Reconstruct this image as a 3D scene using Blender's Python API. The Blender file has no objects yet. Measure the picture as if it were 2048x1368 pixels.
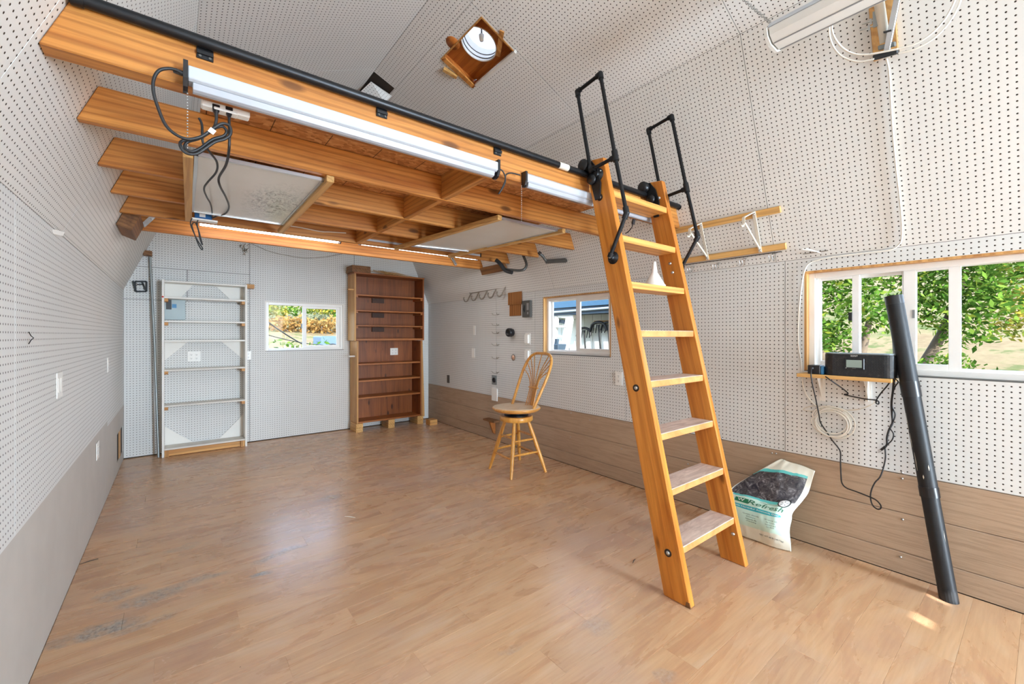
import bpy, bmesh, math, random
from mathutils import Vector, Matrix
from math import sin, cos, pi, radians, atan2, hypot, sqrt

# ------------------------------------------------------------------ camera, sky, sun, exposure
SC = bpy.context.scene
COL = SC.collection
CAM_H, YAW, FPX, CX, CY = 1.269, radians(38.32), 850.5, 1024.0, 670.6
cam_data = bpy.data.cameras.new('camera')
cam_data.sensor_width = 36.0
cam_data.lens = FPX / 2048.0 * 36.0
cam_data.shift_y = (CY - 684.0) / 2048.0
cam_data.clip_start = 0.03
cam_data.clip_end = 400
cam = bpy.data.objects.new('camera', cam_data)
COL.objects.link(cam)
cam.location = (0, 0, CAM_H)
cam.rotation_euler = (pi / 2, 0, -YAW)
SC.camera = cam

SUN_DIR = Vector((0.33, 0.80, -0.48)).normalized()       # direction the sunlight travels
world = bpy.data.worlds.new('world')
SC.world = world
world.use_nodes = True
wn = world.node_tree.nodes; wl = world.node_tree.links
wn.clear()
w_out = wn.new('ShaderNodeOutputWorld'); w_bg = wn.new('ShaderNodeBackground'); w_sky = wn.new('ShaderNodeTexSky')
w_sky.sky_type = 'NISHITA'
w_sky.sun_disc = False
w_sky.sun_elevation = math.asin(-SUN_DIR.z)
w_sky.sun_rotation = atan2(-SUN_DIR.x, -SUN_DIR.y)
w_sky.altitude = 1800
w_sky.dust_density = 1.5
w_hsv = wn.new('ShaderNodeHueSaturation'); w_hsv.inputs['Saturation'].default_value = 0.7
wl.new(w_sky.outputs[0], w_hsv.inputs['Color']); wl.new(w_hsv.outputs[0], w_bg.inputs[0]); wl.new(w_bg.outputs[0], w_out.inputs[0])
w_bg.inputs[1].default_value = 1.0

sun_d = bpy.data.lights.new('sun', 'SUN'); sun_d.energy = 7.0; sun_d.angle = radians(0.25); sun_d.color = (1.0, 0.97, 0.93)
sun = bpy.data.objects.new('sun', sun_d); COL.objects.link(sun)
sun.rotation_euler = SUN_DIR.to_track_quat('-Z', 'Y').to_euler()
sun.location = (-4, -10, 9)

# light portals just mark the openings the sky shines through (they give off no light themselves)
def portal(loc, rot, sx, sy):
    l = bpy.data.lights.new('portal', 'AREA'); l.shape = 'RECTANGLE'; l.size = sx; l.size_y = sy; l.cycles.is_portal = True
    o = bpy.data.objects.new('portal', l); COL.objects.link(o); o.location = loc; o.rotation_euler = rot
portal((2.45, -4.12, 1.22), (-pi/2, 0, pi), 1.0, 2.47)
# added area light in the unseen doorway, boosting the daylight behind the camera
door_fill_d = bpy.data.lights.new('doorway_fill', 'AREA'); door_fill_d.shape = 'RECTANGLE'; door_fill_d.size = 0.95; door_fill_d.size_y = 2.4; door_fill_d.energy = 270; door_fill_d.color = (0.64, 0.82, 1.0)
door_fill = bpy.data.objects.new('doorway_fill', door_fill_d); COL.objects.link(door_fill); door_fill.location = (2.45, -4.05, 1.23); door_fill.rotation_euler = (pi/2, 0, 0)
portal((1.31, 6.02, 1.38), (-pi/2, 0, 0), 0.93, 0.61)
portal((3.16, 2.86, 1.37), (0, pi/2, 0), 0.60, 0.89)
portal((3.16, 0.32, 1.36), (0, pi/2, 0), 0.61, 1.24)
SC.view_settings.view_transform = 'Standard'
SC.view_settings.look = 'None'
SC.view_settings.gamma = 1.0
SC.view_settings.exposure = 0.88
SC.view_settings.use_curve_mapping = False
SC.cycles.max_bounces = 14
SC.cycles.diffuse_bounces = 8
SC.cycles.glossy_bounces = 5
SC.cycles.transparent_max_bounces = 16
SC.cycles.sample_clamp_indirect = 6.0
SC.cycles.caustics_reflective = False
SC.cycles.caustics_refractive = False

# ------------------------------------------------------------------ room dimensions (metres)
XL, XR, YB, YF = -0.4205, 3.0237, 5.8834, -4.00
ZB, T1, T2 = 1.738, 2.414, 0.414
ZU = 2.977
XUL, XUR = XL + (ZU - ZB) / T1, XR - (ZU - ZB) / T1
XM = (XUL + XUR) / 2
ZM = ZU + (XM - XUL) * T2
PEG = 0.006
FV = Vector((sin(YAW), cos(YAW), 0)); RV = Vector((cos(YAW), -sin(YAW), 0)); CV = Vector((0, 0, CAM_H))
def ray(u, v): return FV + RV * ((u - CX) / FPX) + Vector((0, 0, (CY - v) / FPX))
def PL(u, v, n, p0):
    q = ray(u, v); n = Vector(n); return CV + q * (n.dot(Vector(p0) - CV) / n.dot(q))
def PX(u, v, x=XR): return PL(u, v, (1, 0, 0), (x, 0, 0))
def PY(u, v, y=YB): return PL(u, v, (0, 1, 0), (0, y, 0))
def PZ(u, v, z=0.0): return PL(u, v, (0, 0, 1), (0, 0, z))
def PRS(u, v, off=0.0): return PL(u, v, (T1, 0, 1), (XR - off, 0, ZB))
def PLS(u, v, off=0.0): return PL(u, v, (-T1, 0, 1), (XL + off, 0, ZB))
def PRU(u, v, off=0.0): return PL(u, v, (T2, 0, 1), (XUR, 0, ZU - off))
def PLU(u, v, off=0.0): return PL(u, v, (-T2, 0, 1), (XUL, 0, ZU - off))
def xls(z): return XL + (z - ZB) / T1
def xrs(z): return XR - (z - ZB) / T1

# ------------------------------------------------------------------ mesh helpers
OFF = {}
class MB:
    def __init__(s): s.v = []; s.f = []; s.uv = {}; s.sm = set()
    def add(s, vs, fs, smooth=False):
        n = len(s.v); s.v += [Vector(p) for p in vs]
        for f in fs:
            if smooth: s.sm.add(len(s.f))
            s.f.append([i + n for i in f])
        return s
    def box(s, a, b):
        x0, y0, z0 = [min(a[i], b[i]) for i in range(3)]; x1, y1, z1 = [max(a[i], b[i]) for i in range(3)]
        return s.add([(x0,y0,z0),(x1,y0,z0),(x1,y1,z0),(x0,y1,z0),(x0,y0,z1),(x1,y0,z1),(x1,y1,z1),(x0,y1,z1)],
                     [(3,2,1,0),(4,5,6,7),(0,1,5,4),(1,2,6,5),(2,3,7,6),(3,0,4,7)])
    def obox(s, c, ax, ay, az):
        """box round centre c with half-axis vectors"""
        c = Vector(c); ax, ay, az = Vector(ax), Vector(ay), Vector(az)
        vs = [c + ax*i + ay*j + az*k for k in (-1,1) for (i,j) in ((-1,-1),(1,-1),(1,1),(-1,1))]
        fs = [(3,2,1,0),(4,5,6,7),(0,1,5,4),(1,2,6,5),(2,3,7,6),(3,0,4,7)]
        if ax.cross(ay).dot(az) < 0: fs = [tuple(reversed(f)) for f in fs]
        return s.add(vs, fs)
    def bar(s, p, q, w, h, up=(0,0,1)):
        p, q = Vector(p), Vector(q); d = (q - p); L = d.length; d.normalize()
        up = Vector(up); sd = d.cross(up)
        if sd.length < 1e-4: sd = d.cross(Vector((1,0,0)))
        sd.normalize(); u2 = sd.cross(d)
        return s.obox((p+q)/2, d*L/2, sd*w/2, u2*h/2)
    def prism(s, poly, d):
        """polygon (list of points) extruded by vector d"""
        poly = [Vector(p) for p in poly]; d = Vector(d); n = len(poly)
        nrm = Vector((0,0,0))
        for i in range(n): nrm += poly[i].cross(poly[(i+1) % n])
        fs = [tuple(range(n)), tuple(reversed(range(n, 2*n)))] + [((i+1) % n, i, i+n, (i+1) % n+n) for i in range(n)]
        if nrm.dot(d) > 0: fs = [tuple(reversed(f)) for f in fs]
        return s.add(poly + [p + d for p in poly], fs)
    def tube(s, pts, r, n=8, caps=True, closed=False):
        pts = [Vector(p) for p in pts]
        m = len(pts); rs = r if isinstance(r, (list, tuple)) else [r]*m
        vs = []; prev = None
        for i in range(m):
            if closed: t = pts[(i+1) % m] - pts[i-1]
            else: t = pts[min(i+1, m-1)] - pts[max(i-1, 0)]
            t.normalize()
            if prev is None:
                a = t.orthogonal().normalized()
            else:
                a = prev - t * prev.dot(t)
                if a.length < 1e-6: a = t.orthogonal()
                a.normalize()
            prev = a; b = t.cross(a)
            vs += [pts[i] + (a*cos(2*pi*k/n) + b*sin(2*pi*k/n))*rs[i] for k in range(n)]
        fs = []
        for i in range(m if closed else m-1):
            j = (i+1) % m
            fs += [(i*n+k, i*n+(k+1) % n, j*n+(k+1) % n, j*n+k) for k in range(n)]
        s.add(vs, fs, True)
        if caps and not closed:
            o = len(s.v) - len(vs)
            s.add([s.v[o+k] for k in range(n)], [tuple(reversed(range(n)))]); s.add([s.v[o+(m-1)*n+k] for k in range(n)], [tuple(range(n))])
        return s
    def cyl(s, p, q, r, n=16): return s.tube([p, q], r, n)
    def lathe(s, prof, c, n=24, axis=(0,0,1), ref=None):
        c = Vector(c); ax = Vector(axis).normalized(); a = ax.orthogonal().normalized(); b = ax.cross(a)
        vs = []
        for (r, h) in prof: vs += [c + ax*h + (a*cos(2*pi*k/n) + b*sin(2*pi*k/n))*r for k in range(n)]
        fs = []
        for i in range(len(prof)-1): fs += [(i*n+k, i*n+(k+1) % n, (i+1)*n+(k+1) % n, (i+1)*n+k) for k in range(n)]
        s.add(vs, fs, True)
        o = len(s.v) - len(vs)
        if prof[0][0] > 1e-5: s.add([s.v[o+k] for k in range(n)], [tuple(reversed(range(n)))])
        if prof[-1][0] > 1e-5: s.add([s.v[o+(len(prof)-1)*n+k] for k in range(n)], [tuple(range(n))])
        return s
    def sphere(s, c, r, n=12, sq=(1,1,1)):
        c = Vector(c); m = n//2; vs = []; fs = []
        for i in range(m+1):
            th = pi*i/m
            for k in range(n):
                ph = 2*pi*k/n
                vs.append(c + Vector((r*sq[0]*sin(th)*cos(ph), r*sq[1]*sin(th)*sin(ph), r*sq[2]*cos(th))))
        for i in range(m): fs += [(i*n+k, (i+1)*n+k, (i+1)*n+(k+1) % n, i*n+(k+1) % n) for k in range(n)]
        return s.add(vs, fs, True)
    def build(s, name, mat, parent=None, origin=None, bevel=0.0):
        if parent is not None: o0 = OFF[parent.name]
        elif origin is not None: o0 = Vector(origin)
        else:
            lo = [min(p[i] for p in s.v) for i in range(3)]; hi = [max(p[i] for p in s.v) for i in range(3)]
            o0 = Vector(((lo[0]+hi[0])/2, (lo[1]+hi[1])/2, lo[2]))
        me = bpy.data.meshes.new(name)
        me.from_pydata([tuple(p - o0) for p in s.v], [], s.f)
        if s.uv:
            ul = me.uv_layers.new(name='UVMap')
            for pi_, pol in enumerate(me.polygons):
                us = s.uv.get(pi_)
                if us:
                    for li, uvp in zip(pol.loop_indices, us): ul.data[li].uv = uvp
        for i in s.sm: me.polygons[i].use_smooth = True
        me.update()
        ob = bpy.data.objects.new(name, me); COL.objects.link(ob)
        if mat is not None: me.materials.append(MAT(mat))
        if parent is not None: ob.parent = parent
        else: ob.location = o0
        OFF[ob.name] = o0
        if bevel:
            md = ob.modifiers.new('bevel', 'BEVEL'); md.width = bevel; md.segments = 1; md.limit_method = 'ANGLE'; md.angle_limit = radians(50)
        return ob
def tag(o, label, cat=None, group=None, kind=None):
    if label: o['label'] = label
    if cat: o['category'] = cat
    if group: o['group'] = group
    if kind: o['kind'] = kind
    return o
def thing(name, label, cat, loc, group=None, kind=None):
    o = bpy.data.objects.new(name, None); COL.objects.link(o); o.location = loc; o.empty_display_size = 0.05
    OFF[o.name] = Vector(loc)
    return tag(o, label, cat, group, kind)
def smooth_path(pts, k=6, closed=False):
    """Catmull-Rom through the points"""
    pts = [Vector(p) for p in pts]; n = len(pts); out = []
    rng = range(n) if closed else range(n-1)
    for i in rng:
        p0 = pts[(i-1) % n] if closed or i > 0 else pts[0]*2 - pts[1]
        p1 = pts[i]; p2 = pts[(i+1) % n]
        p3 = pts[(i+2) % n] if closed or i+2 < n else pts[-1]*2 - pts[-2]
        for j in range(k):
            t = j/k
            out.append(0.5*((p1*2) + (p2-p0)*t + (p0*2-p1*5+p2*4-p3)*t*t + (p1*3-p0-p2*3+p3)*t*t*t))
    if not closed: out.append(pts[-1])
    return out

# ------------------------------------------------------------------ materials
_M = {}
def lin(c):
    if len(c) == 4: c = c[:3]
    return tuple(((x/255)/12.92 if x/255 <= 0.04045 else ((x/255+0.055)/1.055)**2.4) for x in c) + (1.0,)
def MAT(m): return _M[m] if isinstance(m, str) else m
class NT:
    def __init__(s, name):
        s.m = bpy.data.materials.new(name); s.m.use_nodes = True; s.t = s.m.node_tree; s.n = s.t.nodes; s.l = s.t.links
        s.n.clear(); s.out = s.n.new('ShaderNodeOutputMaterial'); s.b = s.n.new('ShaderNodeBsdfPrincipled'); s.l.new(s.b.outputs[0], s.out.inputs[0])
        _M[name] = s.m
    def N(s, t, **kw):
        nd = s.n.new('ShaderNode'+t)
        for k, v in kw.items(): setattr(nd, k, v)
        return nd
    def set(s, sock, v):
        if isinstance(v, bpy.types.NodeSocket): s.l.new(v, sock)
        else: sock.default_value = v
    def math(s, op, a, b=0.0, c=None):
        nd = s.N('Math', operation=op); s.set(nd.inputs[0], a); s.set(nd.inputs[1], b)
        if c is not None: s.set(nd.inputs[2], c)
        return nd.outputs[0]
    def mix(s, fac, a, b, mode='MIX'):
        nd = s.N('Mix', data_type='RGBA', blend_type=mode); s.set(nd.inputs[0], fac); s.set(nd.inputs[6], a); s.set(nd.inputs[7], b); return nd.outputs[2]
    def noise(s, vec, scale=5.0, detail=4.0, rough=0.55, dist=0.0):
        nd = s.N('TexNoise'); s.set(nd.inputs['Vector'], vec); nd.inputs['Scale'].default_value = scale; nd.inputs['Detail'].default_value = detail
        nd.inputs['Roughness'].default_value = rough; nd.inputs['Distortion'].default_value = dist; return nd.outputs[0]
    def ramp(s, fac, stops):
        nd = s.N('ValToRGB'); s.set(nd.inputs[0], fac); e = nd.color_ramp.elements
        while len(e) < len(stops): e.new(0.5)
        for i, (p, c) in enumerate(stops): e[i].position = p; e[i].color = c
        return nd.outputs[0]
    def pos(s): return s.N('NewGeometry').outputs['Position']
    def rnd(s): return s.N('ObjectInfo').outputs['Random']
    def vmul(s, v, k):
        nd = s.N('VectorMath', operation='MULTIPLY'); s.set(nd.inputs[0], v); nd.inputs[1].default_value = k; return nd.outputs[0]
    def vadd(s, v, k):
        nd = s.N('VectorMath', operation='ADD'); s.set(nd.inputs[0], v); s.set(nd.inputs[1], k); return nd.outputs[0]
    def bump(s, h, strength=0.3, dist=0.002):
        nd = s.N('Bump'); nd.inputs['Strength'].default_value = strength; nd.inputs['Distance'].default_value = dist; s.set(nd.inputs['Height'], h)
        s.l.new(nd.outputs[0], s.b.inputs['Normal'])
    def base(s, c, rough=0.5, metal=0.0, spec=0.5):
        s.set(s.b.inputs['Base Color'], c); s.set(s.b.inputs['Roughness'], rough); s.b.inputs['Metallic'].default_value = metal
        s.b.inputs['Specular IOR Level'].default_value = spec
        return s
def plain(name, c, rough=0.5, metal=0.0, var=0.06, scale=18.0, spec=0.5):
    t = NT(name); c = lin(c)
    n = t.noise(t.pos(), scale, 4.0)
    d = t.mix(t.math('MULTIPLY', n, 1.0), tuple(x*(1-var) for x in c[:3])+(1,), tuple(min(1, x*(1+var)) for x in c[:3])+(1,))
    return t.base(d, rough, metal, spec)
def wood(name, light, dark, axis, stretch=9.0, fine=0.22, knots=0.0, rough=0.5, rot=None, contrast=(0.3, 0.72), spec=0.4, spread=6.0, ring=0.32):
    t = NT(name); c_w = (1,1,1,1)
    r = t.rnd(); comb = t.N('CombineXYZ')
    for i in range(3): t.set(comb.inputs[i], t.math('MULTIPLY', r, (7.3, 5.1, 9.7)[i]))
    p = t.vadd(t.pos(), comb.outputs[0])
    if rot:
        vr = t.N('VectorRotate', rotation_type='EULER_XYZ'); t.set(vr.inputs[0], p); vr.inputs['Rotation'].default_value = rot; p = vr.outputs[0]
    k = [stretch]*3; k[axis] = 0.7
    n1 = t.noise(t.vmul(p, tuple(k)), 1.0*spread/6, 5.0, 0.6, 1.6)
    kf = [170.0]*3; kf[axis] = 3.0
    n2 = t.noise(t.vmul(p, tuple(kf)), 1.0, 2.0, 0.5)
    c = t.ramp(n1, [(contrast[0], lin(dark)), (0.5, tuple((a+b)/2 for a, b in zip(lin(light), lin(dark)))), (contrast[1], lin(light))])
    c = t.mix(fine, c, t.ramp(n2, [(0.3, (0.25,0.2,0.15,1)), (0.7, (1,1,1,1))]), 'MULTIPLY')
    kw = [1.0]*3; kw[axis] = 0.10
    wv = t.N('TexWave', wave_type='RINGS', rings_direction='XYZ'[axis]); t.set(wv.inputs['Vector'], t.vadd(t.vmul(p, tuple(kw)), t.vmul(comb.outputs[0], (0.3,0.3,0.3))))
    wv.inputs['Scale'].default_value = 14.0; wv.inputs['Distortion'].default_value = 3.5; wv.inputs['Detail'].default_value = 2.0; wv.inputs['Detail Scale'].default_value = 1.2
    c = t.mix(ring, c, t.ramp(wv.outputs['Fac'], [(0.1, tuple(x*0.62 for x in lin(dark)[:3])+(1,)), (0.45, c_w)]), 'MULTIPLY') if ring else c
    hv = t.N('HueSaturation'); t.set(hv.inputs['Color'], c); t.set(hv.inputs['Value'], t.math('MULTIPLY_ADD', r, 0.22, 0.89))
    c = hv.outputs[0]
    if knots > 0:
        kk = [8.0]*3; kk[axis] = 3.0
        vo = t.N('TexVoronoi'); t.set(vo.inputs['Vector'], t.vmul(p, tuple(kk))); vo.inputs['Scale'].default_value = 1.0
        m = t.ramp(vo.outputs['Distance'], [(0.0, (1,1,1,1)), (knots*0.6, (0.8,0.8,0.8,1)), (knots, (0,0,0,1))])
        c = t.mix(m, c, tuple(x*0.28 for x in lin(dark)[:3])+(1,))
    t.base(c, rough, 0.0, spec)
    t.bump(n2, 0.12, 0.001)
    return t
# pegboard: white hardboard, 6 mm holes 25.4 mm apart (uv in hole pitches)
def pegboard(name, c, hole=(52,42,34), r=0.135):
    t = NT(name)
    uv = t.N('UVMap').outputs[0]
    fr = t.N('VectorMath', operation='FRACTION'); t.set(fr.inputs[0], uv)
    sb = t.N('VectorMath', operation='SUBTRACT'); t.set(sb.inputs[0], fr.outputs[0]); sb.inputs[1].default_value = (0.5,0.5,0)
    ml = t.N('VectorMath', operation='MULTIPLY'); t.set(ml.inputs[0], sb.outputs[0]); ml.inputs[1].default_value = (1,1,0)
    ln = t.N('VectorMath', operation='LENGTH'); t.set(ln.inputs[0], ml.outputs[0])
    hm = t.math('LESS_THAN', ln.outputs['Value'], r)
    p = t.pos()
    n = t.noise(p, 1.6, 4.0, 0.6)
    c = lin(c)
    col = t.mix(n, tuple(x*0.93 for x in c[:3])+(1,), c)
    col = t.mix(t.math('MULTIPLY', t.math('GREATER_THAN', t.noise(p, 9.0, 5.0, 0.7), 0.74), 0.3), col, tuple(x*0.6 for x in c[:3])+(1,))
    t.base(t.mix(hm, col, lin(hole)), 0.62, 0.0, 0.3)
    edge = t.ramp(ln.outputs['Value'], [(r, (0,0,0,1)), (min(0.99, r+0.05), (1,1,1,1))])
    t.bump(edge, 0.35, 0.002)
    return t
pegboard('pegboard_white', (220,220,217))
pegboard('pegboard_cream', (226,224,219))
_fl = NT('floor_laminate')
def _floor():
    t = _fl; p = t.pos(); r = t.rnd()
    comb = t.N('CombineXYZ'); t.set(comb.inputs[0], t.math('MULTIPLY', r, 17.0)); t.set(comb.inputs[1], t.math('MULTIPLY', r, 9.0))
    q = t.vadd(p, comb.outputs[0])
    n1 = t.noise(t.vmul(q, (1.0, 4.2, 1.0)), 1.0, 5.0, 0.55, 2.6)
    n2 = t.noise(t.vmul(q, (5.0, 90.0, 1.0)), 1.0, 3.0, 0.55, 0.4)
    c = t.ramp(n1, [(0.28, lin((186,140,106))), (0.44, lin((199,156,117))), (0.58, lin((206,166,126))), (0.76, lin((211,179,146)))])
    c = t.mix(0.15, c, t.ramp(n2, [(0.32, lin((150,105,82))), (0.62, (1,1,1,1))]), 'MULTIPLY')
    hv = t.N('HueSaturation'); t.set(hv.inputs['Color'], c); t.set(hv.inputs['Value'], t.math('MULTIPLY_ADD', r, 0.10, 0.93)); c = hv.outputs[0]
    # scuffed, mauve-grey traffic film
    film = t.ramp(t.noise(p, 0.9, 4.0, 0.65), [(0.44, (0,0,0,1)), (0.68, (1,1,1,1))])
    c = t.mix(t.math('MULTIPLY', film, 0.5), c, lin((176,152,142)))
    # dried glue and mud stains, each at its own place on the boards
    jit = t.N('TexNoise'); t.set(jit.inputs['Vector'], p); jit.inputs['Scale'].default_value = 6.0; jit.inputs['Detail'].default_value = 5.0
    js = t.N('VectorMath', operation='MULTIPLY_ADD'); t.set(js.inputs[0], jit.outputs['Color']); js.inputs[1].default_value = (0.24,0.16,0); t.set(js.inputs[2], p)
    jp = t.vadd(js.outputs[0], (-0.12, -0.08, 0))
    gl = None
    for (u, v, rx, ry, s) in STAINS:
        w = PZ(u, v, 0)
        d = t.N('VectorMath', operation='SUBTRACT'); t.set(d.inputs[0], jp); d.inputs[1].default_value = (w.x, w.y, 0)
        d2 = t.vmul(d.outputs[0], (1/(rx*1.35), 1/(ry*1.35), 0))
        L = t.N('VectorMath', operation='LENGTH'); t.set(L.inputs[0], d2)
        m = t.math('MULTIPLY', t.ramp(L.outputs['Value'], [(0.55, (1,1,1,1)), (1.0, (0,0,0,1))]), s)
        gl = m if gl is None else t.math('MAXIMUM', gl, m)
    gl = t.math('MULTIPLY', gl, t.ramp(t.noise(p, 22.0, 4.0, 0.7), [(0.36, (0.35,0.35,0.35,1)), (0.6, (1,1,1,1))]))
    dk = t.ramp(t.noise(p, 60.0, 3.0, 0.7), [(0.35, lin((104,97,90))), (0.6, lin((172,164,154)))])
    c = t.mix(gl, c, dk)
    spk = t.math('GREATER_THAN', t.noise(p, 34.0, 2.0, 0.5), 0.775)
    c = t.mix(t.math('MULTIPLY', spk, 0.6), c, lin((70,50,38)))
    t.base(c, t.math('MULTIPLY_ADD', n1, 0.16, 0.20), 0.0, 0.5)
    t.bump(n2, 0.10, 0.0008)
STAINS = [(215,1258,0.10,0.055,1.0),(300,1195,0.12,0.06,0.8),(240,1185,0.07,0.05,0.6),(400,1160,0.09,0.035,0.6),(285,1250,0.10,0.03,0.55),
          (130,1280,0.05,0.05,0.5),(520,1148,0.06,0.03,1.0),(560,1105,0.13,0.035,0.6),(360,1095,0.1,0.04,0.35),(660,995,0.09,0.05,0.45),(540,1040,0.10,0.03,0.3),
          (1330,1350,0.04,0.02,0.4),(1030,1300,0.05,0.02,0.3),(1190,1250,0.08,0.05,0.35)]
_floor()
plain('skirt_grey', (190,184,176), 0.65, var=0.10, scale=5)
# lap siding: taupe paint over a rough-sawn grain
def _siding():
    t = NT('siding_taupe'); p = t.pos()
    n2 = t.noise(t.vmul(p, (40.0, 3.2, 75.0)), 1.0, 4.0, 0.6, 1.2)
    n3 = t.noise(p, 2.0, 4.0)
    c = t.mix(n3, lin((166,140,116)), lin((188,162,136)))
    c = t.mix(0.35, c, t.ramp(n2, [(0.33, (0.42,0.38,0.33,1)), (0.55, (1,1,1,1))]), 'MULTIPLY')
    t.base(c, 0.62, 0, 0.3); t.bump(n2, 0.5, 0.004)
_siding()
wood('fir_x', (218,152,76), (172,102,38), 0, knots=0.17)
wood('fir_y', (222,160,86), (180,112,46), 1, knots=0.15)
wood('ladder_fir', (228,154,68), (192,112,36), 2, knots=0.15, rough=0.38, rot=(0.2227,0,0), ring=0.22)
wood('ladder_tread', (238,182,106), (210,142,64), 0, rough=0.45)
wood('pine_strip', (232,188,120), (204,152,84), 1, knots=0.05)
wood('pine_x', (222,170,100), (190,128,66), 0, knots=0.06)
wood('pine_z', (226,178,112), (196,140,78), 2, knots=0.06)
wood('brown_shelf_x', (184,114,56), (142,80,34), 0, rough=0.4, ring=0.1)
wood('brown_shelf_z', (162,92,42), (112,58,24), 2, knots=0.15, rough=0.42, ring=0.10)
wood('oak_z', (226,168,84), (196,128,52), 2, rough=0.3, stretch=14, ring=0.12)
wood('brown_block', (150,104,62), (110,72,40), 1, rough=0.6)
# OSB
def _osb():
    t = NT('osb'); p = t.pos()
    tn = t.N('TexNoise'); t.set(tn.inputs['Vector'], p); tn.inputs['Scale'].default_value = 14.0; jn = t.vmul(tn.outputs['Color'], (0.05,0.05,0.0))
    vo = t.N('TexVoronoi'); t.set(vo.inputs['Vector'], t.vmul(t.vadd(p, jn), (38.0, 62.0, 10.0))); vo.inputs['Scale'].default_value = 1.0
    n = t.noise(t.vmul(p, (4,7,4)), 2.0, 5.0, 0.6, 2.5)
    sep = t.N('SeparateColor'); t.set(sep.inputs[0], vo.outputs['Color'])
    v = t.math('ADD', t.math('MULTIPLY', sep.outputs[0], 0.45), t.math('MULTIPLY', n, 0.55))
    c = t.ramp(v, [(0.2, lin((146,96,56))), (0.5, lin((190,134,84))), (0.8, lin((216,168,116)))])
    s = t.N('SeparateXYZ'); t.set(s.inputs[0], p)
    fx = t.math('FRACT', t.math('DIVIDE', t.math('ADD', s.outputs[0], 10.0 - 0.618), 0.237))
    ln = t.math('LESS_THAN', fx, 0.018)
    c = t.mix(t.math('MULTIPLY', ln, 0.85), c, lin((50,32,22)))
    t.base(c, 0.6, 0, 0.3)
_osb()
plain('white_paint', (232,229,222), 0.5, var=0.05, scale=7)
plain('white_paint_worn', (214,208,198), 0.5, var=0.16, scale=11)
plain('vinyl_white', (238,236,232), 0.35, var=0.02)
plain('plastic_white', (236,234,228), 0.35, var=0.02)
plain('pipe_black', (34,34,36), 0.36, 0.55, var=0.25, scale=30)
plain('iron_dark', (24,24,26), 0.42, 0.3, var=0.2, scale=30)
plain('rubber_black', (34,33,34), 0.5, var=0.15)
plain('plastic_black', (24,24,27), 0.3, var=0.15)
plain('steel', (190,190,188), 0.32, 0.9, var=0.1, scale=40)
plain('galvanised', (150,154,152), 0.45, 0.75, var=0.15, scale=60)
plain('bracket_cream', (212,204,188), 0.5, var=0.12, scale=30)
plain('box_grey', (120,126,126), 0.5, 0.2, var=0.06)
plain('panel_grey', (150,160,160), 0.45, 0.3, var=0.05)
plain('gunmetal', (92,90,86), 0.45, 0.4, var=0.15)
plain('wire_grey', (150,142,130), 0.4, 0.7, var=0.2, scale=60)
plain('coax_white', (236,232,222), 0.4, var=0.04)
plain('led_white', (184,188,194), 0.3, var=0.01)
plain('led_lens', (170,173,180), 0.22, var=0.02)
plain('alu', (205,205,205), 0.3, 0.85, var=0.05)
plain('dark_walnut', (70,40,22), 0.6, var=0.2)
plain('dark_gap', (46,34,24), 0.8, var=0.2)
plain('text_dark', (40,52,46), 0.6, var=0.0)
plain('text_white', (240,240,238), 0.6, var=0.0)
plain('text_grey', (140,140,140), 0.4, var=0.0)
plain('blue_box', (28,92,150), 0.4, var=0.06)
plain('sticker_black', (26,24,24), 0.4, var=0.1)
plain('sticker_blue', (60,130,180), 0.4, var=0.05)
plain('red_dot', (200,40,30), 0.5, var=0.05)
def _lens_fill():  # glow added to the rear strip lenses to brighten the back of the room
    t = NT('led_lens_fill'); t.base(lin((240,240,236)), 0.4); t.b.inputs['Emission Color'].default_value = (0.97, 0.98, 1.0, 1); t.b.inputs['Emission Strength'].default_value = 14.0
_lens_fill()
def _glass():
    t = NT('window_glass')
    tr = t.N('BsdfTransparent'); gl = t.N('BsdfGlossy'); gl.inputs['Roughness'].default_value = 0.02
    tr.inputs[0].default_value = (0.96,0.98,0.97,1)
    lw = t.N('LayerWeight'); lw.inputs[0].default_value = 0.15
    mx = t.N('MixShader'); t.set(mx.inputs[0], t.math('MULTIPLY', lw.outputs['Fresnel'], 0.25)); t.l.new(tr.outputs[0], mx.inputs[1]); t.l.new(gl.outputs[0], mx.inputs[2]); t.l.new(mx.outputs[0], t.out.inputs[0])
_glass()

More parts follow.
